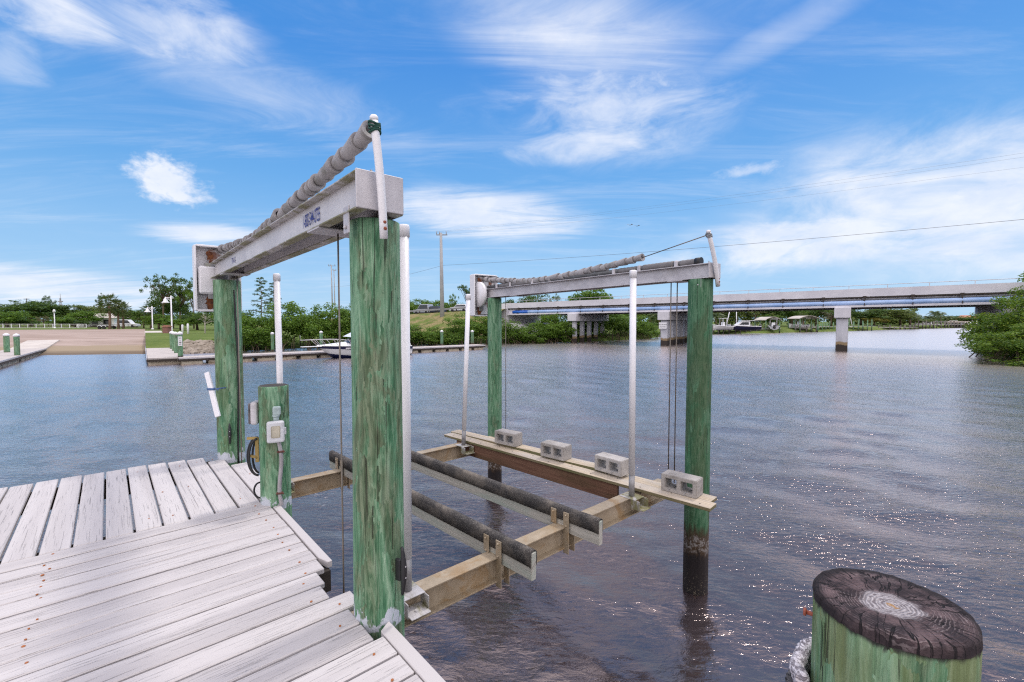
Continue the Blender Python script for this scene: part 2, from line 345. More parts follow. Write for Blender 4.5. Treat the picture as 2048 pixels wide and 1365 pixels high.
# ---------------------------------------------------------------- water
def water_mat():
    m, nt = newmat('river_water'); o = tc(nt)
    rip = noi(nt, mapv(nt, o, (1.0, 2.0, 1), rot=(0, 0, R(24))), 7.0, 5, .60, .5)
    rip2 = noi(nt, mapv(nt, o, (1.0, 2.2, 1), rot=(0, 0, R(14))), 1.1, 4, .6, .4)
    rip3 = noi(nt, mapv(nt, o, (1.0, 2.6, 1), rot=(0, 0, R(8))), .22, 3, .55, .3)
    # the deck and lift shelter the water close by: fewer fine ripples there
    lee = smooth(nt, nd(nt, 'ShaderNodeVectorMath', {0: o, 1: (.3, 2.2, 0)}, operation='DISTANCE', out=1), 2.2, 7.5)
    h = mt(nt, 'ADD', mt(nt, 'MULTIPLY', rip, mt(nt, 'ADD', .0070, mt(nt, 'MULTIPLY', lee, .0075))), mt(nt, 'ADD', mt(nt, 'MULTIPLY', rip2, .018), mt(nt, 'MULTIPLY', rip3, .010)))
    b = nd(nt, 'ShaderNodeBump', {'Height': h, 'Distance': 1.0, 'Strength': 1.0})
    f = nd(nt, 'ShaderNodeFresnel', {'IOR': 1.72, 'Normal': b}); f = mt(nt, 'MULTIPLY', f, 2.35, clamp=True)
    g = nd(nt, 'ShaderNodeBsdfGlossy', {'Color': ramp(nt, f, (.14, (.97, .90, .92)), (.30, (1.0, .62, .48)), (.62, (1.0, .69, .57)), (1.0, (1.0, .90, .87))), 'Roughness': mt(nt, 'ADD', .02, mt(nt, 'MULTIPLY', smooth(nt, nd(nt, 'ShaderNodeVectorMath', {0: o, 1: (.3, 2.2, 0)}, operation='DISTANCE', out=1), 4.0, 45.0), .22)), 'Normal': b})
    d = nd(nt, 'ShaderNodeBsdfDiffuse', {'Color': (.042, .034, .037), 'Normal': b}); p = nd(nt, 'ShaderNodeMixShader', {0: f, 1: d, 2: g})
    nd(nt, 'ShaderNodeOutputMaterial', {0: p}); return m
def build_water():
    NR, NA = 560, 470
    r = 0.8 * (1400 / 0.8) ** (np.arange(NR) / (NR - 1)); a = np.radians(np.linspace(-78, 78, NA))
    rr, aa = np.meshgrid(r, a, indexing='ij'); x = rr * np.sin(aa); y = rr * np.cos(aa) - 0.6; z = np.zeros_like(x)
    rng = np.random.default_rng(5); cell = np.maximum(rr * (math.log(1400 / .8) / NR), rr * math.radians(156) / NA)
    for k in range(64):
        lam = 0.13 * (2.4 / 0.13) ** rng.random(); th = R(66) + rng.normal(0, .55); q = 2 * math.pi / lam
        amp = .0027 * lam ** .9 * rng.uniform(.5, 1.2); ph = rng.random() * 6.28
        w = np.clip((lam / cell - 2.2) / 2.5, 0, 1); z += w * amp * np.sin(q * (x * math.cos(th) + y * math.sin(th)) + ph + .8 * np.sin(.7 * x + k) + .8 * np.sin(.9 * y + 2 * k))
    v = np.stack([x, y, z], -1).reshape(-1, 3); i = np.arange(NR * NA).reshape(NR, NA)
    f = np.stack([i[:-1, :-1], i[:-1, 1:], i[1:, 1:], i[1:, :-1]], -1).reshape(-1, 4)
    me = bpy.data.meshes.new('water'); me.vertices.add(len(v)); me.vertices.foreach_set('co', v.ravel()); me.loops.add(f.size); me.loops.foreach_set('vertex_index', f.ravel().astype(np.int32))
    me.polygons.add(len(f)); me.polygons.foreach_set('loop_start', np.arange(0, f.size, 4, dtype=np.int32)); me.polygons.foreach_set('loop_total', np.full(len(f), 4, dtype=np.int32))
    me.update(); me.validate(); me.polygons.foreach_set('use_smooth', np.ones(len(f), dtype=bool)); wm = water_mat(); me.materials.append(wm)
    o = bpy.data.objects.new('water', me); COL.objects.link(o); o['kind'] = 'structure'
    b = MB(); b.face([(-3000, -600, -.25), (3000, -600, -.25), (3000, 4000, -.25), (-3000, 4000, -.25)]); struct('river_bed', b, M['dark'])
build_water()

# ---------------------------------------------------------------- the wooden deck
DZ = 1.59                                   # deck top above the water
O = V((-0.74, 2.46, 0)); UA = V((math.cos(R(131.6)), math.sin(R(131.6)), 0)); UB = V((math.cos(R(41.6)), math.sin(R(41.6)), 0))
def W(a, b, z=0.0): return O + UA * a + UB * b + Zv * z
def build_deck():
    t = thing('wooden_deck', 'weathered white painted plank deck with rusty nails at the water', 'deck', W(1, -1.5, 0))
    rg = random.Random(3)
    far = MB(); k = 0; b = 0.06
    W_ = 0.157; G = 0.009
    for i in range(34):                                             # boards running away from the eye
        b1 = b - W_; a1 = 4.07 + .05 * math.sin(i * 1.7) * .3 + .02 * i * .35
        a0 = 2.105
        if i == 0: a1 = 3.50
        elif i == 1: a1 = 3.80
        elif i == 2: a1 = 4.02
        dz = rg.uniform(-.003, .003)
        far.beam(W(a0, (b + b1) / 2, DZ - .019 + dz), W(a1, (b + b1) / 2, DZ - .019 + dz), W_, .038, bev=.006)
        b = b1 - G - .004 - rg.uniform(0, .007)
    obj('far_planking', far, M['boards'], t)
    near = MB(); a = 2.095; i = 0
    def right_end(a):                                               # where the planks stop at the water side
        if a > 0.78: return -.068
        if a > 0.66: return -.075
        if a > 0.48: return -.13
        if a > 0.30: return -.16
        if a > 0.15: return -.045
        if a > -.17: return -.120
        return -.075
    while a > -3.2:
        w = W_ - .006 + rg.uniform(-.003, .003); c = a - w / 2; e = right_end(c); dz = rg.uniform(-.003, .003)
        near.beam(W(c, -5.6, DZ - .019 + dz), W(c, e, DZ - .019 + dz), w, .038, bev=.006)
        a -= w + rg.uniform(.011, .017); i += 1
    obj('near_planking', near, M['boards'], t)
    tr = MB()
    tr.prism([W(1.93, -.058, DZ - .045), W(.80, -.058, DZ - .045), W(.70, -.03, DZ - .045), W(.70, .0, DZ - .045), W(1.93, 0, DZ - .045)], (0, 0, .046), bev=.004)
    tr.prism([W(-.17, -.07, DZ - .045), W(-3.2, -.07, DZ - .045), W(-3.2, 0, DZ - .045), W(-.12, 0, DZ - .045)], (0, 0, .046), bev=.004)
    obj('edge_trim', tr, M['boards'], t)
    fr = MB()
    for a0, a1, b0 in ((.78, 1.95, -.035), (2.2, 3.45, .03), (-3.2, -.2, -.035)):
        fr.beam(W(a0, b0, DZ - .17), W(a1, b0, DZ - .17), .04, .22)
    for aa in (4.02, 2.3, 1.9, .95, .02 - .25, -1.2): fr.beam(W(aa, -5.6, DZ - .16), W(aa, -.22, DZ - .16), .05, .20)
    for bb in (-.3, -1.4, -2.5, -3.6): fr.beam(W(-3, bb, DZ - .16 - .004), W(4.0, bb, DZ - .16 - .004), .05, .19)
    fr.beam(W(.70, -.10, DZ - .12), W(.70, -.02, DZ - .12), .05, .14)
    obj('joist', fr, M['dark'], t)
    nm = MB(); nm.lathe([(.0015, .004), (.0075, .003), (.007, -.002)], (0, 0, 0), 8, 0, False); me = mbmesh('nail_head', nm, [plain('rusty_nail', (.36, .12, .035), .7)])
    def nail(a, b, r=.006):
        if len(me_n) > 98: return
        o = bpy.data.objects.new('nail_head', me); link(o, t); me_n.append(o); o.location = W(a, b, DZ + .0015) - t.location; k = r / .0075 * rg.uniform(.75, 1.1); o.scale = (k, k * rg.uniform(.8, 1.2), 1)
    me_n = []
    a = 2.095
    for i in range(26):
        c = a - .083
        for b in (-1.42, -2.55):
            for q in (-.045, .045):
                if rg.random() < .62: nail(c + q + rg.uniform(-.01, .01), b + rg.uniform(-.02, .02), rg.uniform(.005, .009))
        e = right_end(c) - .09
        if rg.random() < .9: nail(c + rg.uniform(-.03, .03), e - rg.uniform(0, .03), .007)
        a -= .1675
    b = .06
    for i in range(14):
        for aa in (2.3, 3.0, 3.85):
            if rg.random() < .7 and not (i == 0 and aa > 3.4): nail(aa + rg.uniform(-.03, .03), b - .08 + rg.uniform(-.05, .05), rg.uniform(.004, .007))
        b -= .172
build_deck()

# ---------------------------------------------------------------- piles
def pile_mesh(h, r0, r1, seed, n=56, m=70, lean=(0, 0), z0=-.6, rough=1.0, domed=.012, dark_top=False):
    mb = MB(); rows = []; o = V((seed * 7.1, seed * 3.3, 0))
    for j in range(m + 1):
        f = j / m; z = z0 + (h - z0) * f; r = r0 + (r1 - r0) * f; row = []
        for k in range(n):
            q = math.tau * k / n; d = V((math.cos(q), math.sin(q), 0))
            w = .006 * mn.noise(d * 2.2 + o + Zv * z * .5) + .0035 * mn.noise(d * 9 + o + Zv * z * .8) * rough + .0022 * mn.noise(d * 24 + o + Zv * z * .6) * rough
            row.append(d * (r + w) + Zv * z + V((lean[0], lean[1], 0)) * f)
        rows.append(row)
    top = rows[-1]; c = sum(top, V()) / n
    rows.append([c + (p - c) * .94 + Zv * .006 for p in top])
    g = mb.grid(rows, close=True)
    f = mb.bm.faces.new(g[-1]); f.material_index = 1
    return mb
def pile(name, label, loc, h, r0, r1, mat, seed, **kw):
    t = thing(name, label, 'piling', loc); mb = pile_mesh(h, r0, r1, seed, **kw)
    bmesh.ops.translate(mb.bm, verts=mb.bm.verts, vec=V(loc)); obj('timber', mb, [mat, M['dark']], t); return t
P1 = V((-.738, 2.47, 0)); P2 = V((-3.33, 5.34, 0)); P3 = V((2.17, 5.26, 0)); P4 = V((-.33, 8.6, 0))
pile('lift_piling', 'thick green piling in front carrying the near end of the aluminium beam', P1, 3.715, .139, .131, M['pile_near'], 1)
pile('lift_piling', 'green piling at the far corner of the white deck, under the rusty gear housing', P2, 3.66, .142, .137, M['pile_far'], 2)
pile('lift_piling', 'dark green piling rising behind the concrete block at the end of the plank walkway', P3, 3.665, .136, .134, M['pile_dark'], 3)
pile('lift_piling', 'slender green piling in open water under the far gear housing', P4, 3.62, .134, .130, M['pile_mid'], 4)
PP = W(2.06, .0, 0)
pile('utility_post', 'short green post on the deck edge with a grey outlet box on it', PP, DZ + 1.03, .133, .120, M['pile_near'], 5)

# ---------------------------------------------------------------- lift beams on the pile tops
def cable(label, pts, r=.0075, cat='cable', name='lift_cable', group=None, mat=None):
    b = MB(); b.tube(pts, r, 8); return solo(name, b, mat or M['steel'], label, cat, loc=tuple(pts[-1]), group=group)
def text_mesh(s, size):
    c = bpy.data.curves.new('lettering', 'FONT'); c.body = s; c.size = size; c.shear = 0.1; c.align_x = 'CENTER'; c.align_y = 'CENTER'; c.offset = .0008 * size / .1
    o = bpy.data.objects.new('lettering', c); COL.objects.link(o); dg = bpy.context.evaluated_depsgraph_get()
    me = bpy.data.meshes.new_from_object(o.evaluated_get(dg)); bpy.data.objects.remove(o); bpy.data.curves.remove(c); return me
def place_text(s, size, origin, ux, uy, mat, parent, name='lettering', sx=1.0, push=.003):
    me = text_mesh(s, size); n = V(ux).cross(V(uy)); off = OFF.get(parent, V())
    for v in me.vertices: v.co = V(origin) + V(ux) * v.co.x * sx + V(uy) * v.co.y + n * push - off
    me.materials.clear(); me.materials.append(mat); o = bpy.data.objects.new(name, me); link(o, parent); OFF[o] = off; return o
INK = plain('blue_ink', (.02, .02, .22), .5, var=.4, sc=60)
def lift_beam(A, B, label, z0A, z0B, h, wd, moss, lettering):
    """two aluminium channels back to back from A (near end) to B, bottoms at z0A / z0B"""
    A, B = V(A), V(B); t = thing('lift_beam', label, 'lift beam', (A.x, A.y, z0A)); pA, pB = V((A.x, A.y, z0A)), V((B.x, B.y, z0B))
    u = (pB - pA).normalized(); s = Zv.cross(u).normalized(); n = u.cross(s)     # s points to the viewer's left
    L = (pB - pA).length
    def bar(l0, l1, so, sw, zo, zh, mb, mi=0, bev=.0): mb.box(pA + u * (l0 + l1) / 2 + s * so + n * (zo + zh / 2), (l1 - l0, sw, zh), (u, s, n), bev, mi)
    ch = MB(); fl = .052; tk = .009
    for sg in (1, -1):
        c = sg * (wd / 2 - fl)
        bar(0, L, c, tk, tk, h - 2 * tk, ch)                        # web
        o_ = sg * (wd / 2 - fl / 2)
        bar(0, L, o_, fl + tk, h - tk, tk, ch, 1, .002); bar(0, L, o_, fl + tk, 0, tk, ch, 1, .002)
    obj('channel', ch, [M['web'] if moss else M['alu'], M['alu_moss'] if moss else M['alu']], t)
    cp = MB(); bar(.02, L - .02, 0, wd - 2 * fl - .012, h - .012, .008, cp); obj('top_plate', cp, M['alu'], t)
    ep = MB(); bar(-.012, 0, 0, wd + .006, .004, h + .002, ep, bev=.003); obj('end_plate', ep, M['alu'], t)
    for l in ((.13, .16) if moss else (.12,)):
        bt = MB(); bar(l - .035, l + .035, wd / 2 - .004, .007, -.10 if l < .15 else -.10, .135, bt, bev=.002) if l < .15 else None
        if l < .15:
            bt.lathe([(.010, 0), (.010, .008), (.004, .012)], pA + u * l + s * (wd / 2 + .001) + n * (-.07), 8, 0, False, (u, n, s)); obj('pile_strap', bt, M['alu'], t)
    for l in ((.62, L - .75) if moss else (.42, L - 1.0)):           # cross plates carrying the cable
        q = MB(); bar(l - .10, l + .10, 0, wd + .01, -.010, .010, q, bev=.002)
        q.prism([pA + u * (l - .05) + s * (-wd / 2) + n * .012, pA + u * (l - .05) + s * (wd / 2 - .05) + n * .012, pA + u * (l - .05) + s * (wd / 2 - .05) + n * (h - .01), pA + u * (l - .05) + s * (-wd / 2) + n * (h - .01)], u * .008)
        obj('cable_plate', q, M['alu'], t)
    for l in (.05, .45, .95, 1.7, 2.5): 
        if l < L: bo = MB(); bo.lathe([(.011, -.002), (.011, .010), (.006, .02), (.006, .032)], pA + u * l + s * .02 + n * h, 8); obj('bolt', bo, M['galv'], t)
    if lettering:
        for txt, l, sz, sx in (("1-800-544-0735", .80, .115, .44), ("TW-10-", 3.2, .085, .7)):
            place_text(txt, sz, pA + u * (l) + s * (wd / 2 - fl + .006) + n * (h * .52), -u, n, INK, t, sx=sx)
    return t, pA, pB, u, s, n, L
bA = W(-.17, -.045) ; bB = W(4.15, -.02)
LB = lift_beam((bA.x, bA.y, 0), (bB.x, bB.y, 0), 'near aluminium lift beam with blue lettering and moss along its flanges', 3.735, 3.70, .185, .245, True, True)
rA = P3 + (P3 - P4).normalized() * .16; rB = P4 + (P4 - P3).normalized() * .26
RB = lift_beam(rA, rB, 'far aluminium lift beam with a grey drive pipe on top', 3.672, 3.63, .165, .235, False, False)
def drive_pipe():
    t, pA, pB, u, s, n, L = RB; z = n * (.165 + .045); th = t
    p = MB(); p.tube([pA + u * .25 + z, pA + u * (L - .05) + z], .030, 14); obj('drive_pipe', p, plain('grey_pipe', (.10, .105, .11), .45), th)
    for a, b, r in ((.17, .42, .036), (.5, .95, .042), (1.05, 1.35, .037), (L - 1.35, L - .85, .040), (L - .75, L - .45, .038)):
        q = MB(); k = int((b - a) / .028)
        pts, rs = [], []
        for i in range(k + 1): pts.append(pA + u * (a + (b - a) * i / k) + z); rs.append(r * (1.05 if i % 2 else .95))
        q.tube(pts, rs, 14); obj('cable_winder', q, plain('grey_winder', (.17, .16, .16), .6), th)
    for a in (.46, 1.0, 1.42, L - .8, L - 1.42, L - .38):
        q = MB(); q.box(pA + u * a + n * (.165 + .04), (.05, .10, .085), (u, s, n), .012); obj('pipe_bearing', q, M['alu'], th)
    q = MB(); q.tube([pA + u * .22 + z, pA + u * .15 + z], .045, 14); obj('pipe_collar', q, M['black'], th)
drive_pipe()

# gear housings: an open-backed white cover with a plate, a belt wheel and bolts
def gear_housing(label, c, u, s, n, wl, wr, hb, ht, depth, wheel, disc):
    """c on the beam axis, opening towards -u; wl / wr along s, hb / ht along n"""
    t = thing('gear_housing', label, 'gear housing', c - n * hb); q0, q1 = u * 0, u * depth
    def pt(a, b): return c + s * a + n * b
    rim = MB(); th = .022; out = [pt(wl, -hb), pt(wl, ht), pt(-wr, ht), pt(-wr, -hb)]
    for a, b, sz in (((wl, (ht - hb) / 2), 0, (depth, th, ht + hb)), ((-wr, (ht - hb) / 2), 0, (depth, th, ht + hb)), (((wl - wr) / 2, ht), 1, (depth, wl + wr - th, th)), (((wl - wr) / 2, -hb), 1, (depth, wl + wr - th, th))):
        rim.box(pt(*a) + u * depth / 2, sz, (u, s, n), .003)
    rim.box(pt((wl - wr) / 2, (ht - hb) / 2) + u * (depth + .004), (.014, wl + wr - .004, ht + hb - .004), (u, s, n), .003)
    tp = .12
    rim.prism([pt(wl - .03, -hb + .03) + u * depth, pt(wl - .03, ht - .03) + u * depth, pt(wl - tp, ht - tp) + u * (depth + .12), pt(wl - tp, -hb + tp) + u * (depth + .12)], -s * (wl + wr - .06))
    obj('cover_shell', rim, M['white'], t)
    pl = MB(); pl.box(pt((wl - wr) / 2 - .06, (ht - hb) / 2) + u * (depth * .55), (.012, wl + wr - .17, ht + hb - .06), (u, s, n)); obj('back_plate', pl, M['rust'], t)
    wh = MB()
    if disc: wh.lathe([(.03, -.05), (wheel * .8, -.05), (wheel, -.03), (wheel, .03), (.04, .03)], pt(wl - .09, -.02) + u * .0, 40, 0, True, (u, n, s))
    else:
        wh.prism([pt(wl - .03, -hb + .20) , pt(wl - .03, .06), pt(wl - .22, .06), pt(wl - .22, -hb + .32), pt(wl - .19, -hb + .20)], u * .1, bev=.02)
    obj('belt_wheel', wh, M['white'], t)
    br = MB(); br.box(pt(.05, -.03) + u * .03, (.03, .26, .25), (u, s, n), .004); br.box(pt(.10, -.23) + u * .03, (.02, .10, .20), (u, s, n), .004); obj('mount_bracket', br, M['galv'], t)
    rb_ = plain('rust_brown', (.14, .045, .02), .8, var=.5, sc=30)
    for a, b in ((wl - .16, ht - .08), (-wr + .14, ht - .08), (wl - .17, .12), (wl - .16, -hb + .10), (-wr + .1, .1)):
        bl = MB(); bl.lathe([(.024, -.012), (.024, .002), (.012, .006)], pt(a, b) + u * (depth * .55 - .006), 10, 0, False, (s, n, -u)); obj('bolt_head', bl, rb_, t)
    rs_ = plain('rust_stain', (.20, .065, .020), .85, var=.6, sc=22); g_ = random.Random(5)
    for a, b, r in ((wl - .16, ht - .09, .045), (-wr + .13, ht - .10, .04), (wl - .18, .11, .03), (wl - .15, -hb + .10, .065), (wl - .20, -hb + .22, .035), (wl - .13, .03, .035)):
        m = MB(); m.prism([pt(a + r * g_.uniform(.55, 1.1) * math.cos(q), b + r * g_.uniform(.55, 1.25) * math.sin(q) - (.03 if math.sin(q) < -.6 else 0)) + u * (depth * .55 - .0075) for q in np.linspace(0, 6.1, 18)], u * .001); obj('rust_stain', m, rs_, t)
    return t
t, pA, pB, u, s, n, L = LB
gear_housing('rusty white gear housing behind the far end of the lettered beam', pB + n * .09 + u * .02, u, s, n, .27, .19, .47, .30, .16, .2, False)
t, pA, pB, u, s, n, L = RB
gear_housing('angular white gear housing with a round wheel at the far beam end', pB + n * .09 + u * .02, u, s, n, .26, .26, .42, .36, .16, .24, True)

# corrugated sleeves of plastic collars hanging from the housings up to the poles
def sag_line(pts, k):
    """Catmull-Rom through pts, k samples evenly along it"""
    out = []; q = [pts[0] * 2 - pts[1]] + pts + [pts[-1] * 2 - pts[-2]]
    for i in range(1, len(q) - 2):
        for f in range(24):
            x = f / 24; out.append(.5 * ((2 * q[i]) + (-q[i - 1] + q[i + 1]) * x + (2 * q[i - 1] - 5 * q[i] + 4 * q[i + 1] - q[i + 2]) * x * x + (-q[i - 1] + 3 * q[i] - 3 * q[i + 1] + q[i + 2]) * x ** 3))
    out.append(pts[-1]); d = [0]
    for a, b in zip(out, out[1:]): d.append(d[-1] + (b - a).length)
    res = []; j = 0; rr_ = random.Random(k * 3); wts = [0]
    for i in range(k): wts.append(wts[-1] + rr_.uniform(.7, 1.35))
    for i in range(k + 1):
        g = d[-1] * wts[i] / wts[-1]
        while j < len(d) - 2 and d[j + 1] < g: j += 1
        f = (g - d[j]) / max(1e-9, d[j + 1] - d[j]); res.append(out[j].lerp(out[j + 1], min(1, f)))
    return res
def on_plane(x, y, p, u):
    """sight line through a photo point met with the upright plane through p along u"""
    d = px_dir(x, y); k = V((u.y, -u.x, 0)); tt = (p.dot(k)) / d.dot(k); return V((d.x * tt, d.y * tt, CZ + d.z * tt))
SLEEVE = metal_paint('grey_sleeve', (.27, .255, .26), (.40, .38, .38), .7, (.13, .13, .10), 6, 0, .6, .5, .3)
def sleeve(label, pix, p, u, r, k, rope=None):
    pts = [on_plane(x, y, p, u) for x, y in pix]; cs = sag_line(pts, k); t = thing('cable_sleeve', label, 'cable sleeve', cs[0]); rg = random.Random(k)
    for i in range(k):
        a, b = cs[i], cs[i + 1]; d = (b - a); q = MB(); rr = r * rg.uniform(.93, 1.06); off = V((rg.uniform(-1, 1), rg.uniform(-1, 1), rg.uniform(-1, 1))) * r * .17
        a2 = a - d * .16 + off; b2 = b + d * .02 + off
        w0, w1 = rr * 1.22, rr * .84
        rings = q.tube([a2, a2 + d * .12, b2 - d * .1, b2], [w1 * .97, w1, w0, w0], 18, cap=False)
        q.tube([b2, b2 - d * .02, a2], [w0, rr * .66, rr * .62], 18, cap=False)
        obj('collar', q, SLEEVE, t, recalc=False)
    return cs
t, pA, pB, u, s, n, L = LB; axisL = V((pA.x, pA.y, 0)); uh = V((u.x, u.y, 0)).normalized()
csL = sleeve('thick sagging grey sleeve of collars above the near beam, tied to its white pole', [(432, 502), (491, 484), (534, 455), (580, 413), (629, 369), (700, 303), (741, 258)], axisL, uh, .040, 32)
t, pA, pB, u, s, n, L = RB; axisR = V((pA.x, pA.y, 0)); uhr = V((u.x, u.y, 0)).normalized()
csR = sleeve('thinner grey sleeve of collars rising over the far drive pipe', [(968, 559), (1010, 562), (1060, 562), (1130, 552), (1190, 539), (1240, 527), (1284, 516)], axisR, uhr, .044, 26)

def lift_pole(label, base, top, r, knot, u):
    t = thing('support_pole', label, 'pole', base); m = MB()
    pts = [base.lerp(top, i / 8) - u * .06 * math.sin(i / 8 * 3.1) * .25 for i in range(9)]
    m.tube(pts, r, 16); m.lathe([(r * 1.02, -.001), (r * 1.02, .02), (r * .7, .028)], top, 16); obj('pipe', m, M['white'], t)
    d = (top - base).normalized(); rb_ = plain('rusty_bolt', (.22, .06, .03), .7)
    for f in (.12, .20, .34): b = MB(); b.lathe([(.009, 0), (.009, .006), (.004, .009)], base.lerp(top, f * .7) - u * (r + .0), 8, 0, False, (Zv, u.cross(Zv), -u)); obj('bolt', b, rb_, t)
    k = MB(); rg = random.Random(3)
    for i in range(4):
        z = top - d * (.012 + .012 * i); pts = [z + V((math.cos(a) * (r + .006), math.sin(a) * (r + .006), .006 * math.sin(a * 2 + i))) for a in np.linspace(0, 6.5, 20)]
        k.tube(pts, .0055, 6)
    obj('rope_tie', k, knot, t)
t, pA, pB, u, s, n, L = LB
b0 = on_plane(768, 478, pA - u * .03, s); b1 = on_plane(748, 243, pA - u * .05, s)
lift_pole('white pole bolted to the near beam end with a dark green rope tie', b0, b1, .020, plain('green_rope', (.01, .07, .05), .8), u)
t, pA, pB, u, s, n, L = RB
b0 = on_plane(1436, 573, pA - u * .03, s); b1 = on_plane(1417, 466, pA - u * .03, s)
lift_pole('grey bent pole bolted to the far beam end above the dark green piling', b0, b1, .024, plain('grey_tie', (.25, .26, .27), .6), u)
cable('taut wire from the far sleeve tip up to the grey bent pole', [csR[-1], b1 - Zv * .02], .006, name='stay_wire')

# ---------------------------------------------------------------- cradle: beams, bunks, guide posts
CZT = 1.285                                # top of the cradle beams
def cradle_beam(a, b0, b1, label):
    t = thing('cradle_beam', label, 'cradle beam', W(a, b0, CZT - .2)); m = MB(); H = .205
    for zo, th, w in ((CZT - .006, .012, .135), (CZT - H + .006, .012, .135)): m.beam(W(a, b0, zo), W(a, b1, zo), w, th, bev=.002)
    m.beam(W(a, b0, CZT - H / 2), W(a, b1, CZT - H / 2), .012, H - .024); obj('i_beam', m, M['rustbeam'], t); return t
cradle_beam(.50, -.02, 3.86, 'rust-stained cradle beam nearest the deck, carrying the bunk ends')
cradle_beam(3.45, -.02, 3.62, 'rust-stained cradle beam at the back of the lift')
def bunk(na, nb, fa, fb, label):
    p0, p1 = W(na, nb, 0), W(fa, fb, 0); t = thing('bunk', label, 'bunk', p0 + Zv * 1.25); u = (p1 - p0).normalized(); s = Zv.cross(u)
    m = MB(); m.beam(p0 + Zv * 1.335, p1 + Zv * 1.335, .050, .215, bev=.004); obj('timber', m, M['bunkwood'], t)
    c = MB(); prof = []; w, zb, zt = .036, 1.335, 1.462
    for q in np.linspace(0, math.pi, 9): prof.append((math.cos(q) * w, zt - w + math.sin(q) * w))
    prof = [(w, zb)] + prof + [(-w, zb)]
    inner = [(x * .80, z if abs(z - zb) < 1e-6 else zb + (z - zb) * .96) for x, z in prof[::-1]]
    ring = prof + inner; N = 40; L = (p1 - p0).length; rows = []
    for i in range(N + 1):
        f = i / N; c0 = p0.lerp(p1, f * .995 + .001); rows.append([c0 + s * x * (1 + .08 * mn.noise(V((f * 23, x * 20, z)))) + Zv * (z + .004 * mn.noise(V((f * 17, 3, x * 9)))) for x, z in ring])
    g = c.grid(rows, close=True); c.bm.faces.new(g[0]); c.bm.faces.new(g[-1][::-1]); obj('carpet', c, M['carpet'], t)
    for aa in (.50, 3.45):
        f = (aa - na) / (fa - na); q = p0.lerp(p1, f)
        for du, sd in ((-.075, 1), (.075, 1), (-.075, -1), (.075, -1)) :
            br = MB(); o_ = q + u * du + s * sd * .044
            lo = 1.04 if (du < 0) else 1.285
            br.box(o_ + Zv * (1.44 + lo) / 2 if False else o_ + Zv * ((1.425 + lo) / 2), (.065, .008, 1.425 - lo), (u, s, Zv), .002)
            for zz in (1.40, 1.30):
                br.lathe([(.010, 0), (.010, .006), (.005, .014)], o_ + Zv * zz + s * sd * .004, 8, 0, False, (u, Zv, s * sd))
            obj('bunk_bracket', br, M['rustbeam'], t)
    return t
bunk(.075, 1.28, 3.80, 1.115, 'carpeted bunk nearest the deck with a green painted end')
bunk(.075, 2.10, 3.80, 1.86, 'carpeted bunk in the middle of the lift, next to the planks')
def guide_post(a, b, ztop, label, lean=(0, 0), side=-1):
    p = W(a, b, CZT); t = thing('guide_post', label, 'guide post', p); top = V((p.x + lean[0], p.y + lean[1], ztop)); d = top - p
    def q(z): return p + d * ((z - p.z) / d.z)
    m = MB(); m.tube([q(1.5 + .03), q(ztop - .075)], .0345, 24); obj('pipe', m, M['white'], t)
    m = MB(); m.tube([q(ztop - .085), q(ztop - .084), q(ztop - .018), q(ztop - .004), q(ztop)], [.0345, .0395, .0395, .036, .02], 24); obj('cap', m, M['white'], t)
    m = MB(); m.tube([q(CZT + .005), q(1.535)], .0315, 20); obj('sleeve', m, M['galv'], t)
    m = MB(); c = p + Zv * .004
    m.box(c, (.20, .17, .008), (UA, UB, Zv), .002)
    for sd in (-1, 1): m.box(c - UA * .10 + UB * sd * .08 - Zv * .05, (.11, .007, .10), (UA, UB, Zv), .002)
    m.box(c - UA * .12 - Zv * .09, (.15, .15, .008), (UA, UB, Zv), .002); m.lathe([(.014, -.02), (.014, .012)], c - UA * .13 - Zv * .088, 8)
    obj('post_bracket', m, M['alu_moss'], t)
guide_post(.505, .45, 3.85, 'tall white guide post standing right beside the thick front piling')
guide_post(3.45, .42, 3.745, 'white guide post behind the short green outlet post', (-.02, .0))
guide_post(3.33, 2.95, 3.60, 'leaning white guide post at the far end of the plank walkway', (.085, .0))
guide_post(.45, 3.13, 3.735, 'white guide post at the near end of the plank walkway', (-.01, 0))

# plank walkway and blocks
def walkway():
    t = thing('plank_walkway', 'raw timber plank walkway laid across the outer side of the lift', 'walkway', W(.5, 3.4, CZT))
    f0, f1 = at(1420, 1022, 1.325), at(888, 872, 1.325); f0.z = f1.z = 0; r0, r1 = at(1458, 1003, 1.35), at(912, 863, 1.35); r0.z = r1.z = 0
    u = (f1 - f0).normalized(); s = V((u.y, -u.x, 0)); L = (f1 - f0).length; wd = .175
    def brd(mat, l0, l1, so, w, z0, z1, name='plank', th=.038):
        m = MB(); m.beam(f0 + u * l0 + s * so + Zv * z0, f0 + u * l1 + s * so + Zv * z1, w, th, bev=.004)
        obj(name, m, mat, t)
    z = CZT + .045
    brd(M['tan'], 0, L, wd / 2, wd, z, z)
    brd(M['tan'], .06, 1.62, wd * 1.53, wd, z, z - .003)
    brd(M['tan'], 1.30, 2.62, wd * 1.53, wd, z + .040, z + .004)
    brd(M['tan'], 2.22, L + .05, wd * 1.53, wd, z + .041, z + .010)
    brd(M['joist'], 1.05, 3.95, wd * .25, .04, CZT - .075, CZT - .075, 'joist', .19)
    m = MB(); rg = random.Random(9)
    for i in range(13):
        l = .12 + i * (L - .3) / 12
        m.lathe([(.008, 0), (.008, .002)], f0 + u * l + s * (.05 + .07 * (i % 2)) + Zv * (z + .0195), 8)
    obj('screw_heads', m, M['dark'], t)
    return f0, u, s, wd, z
f0, wu, ws, wwd, wz = walkway()
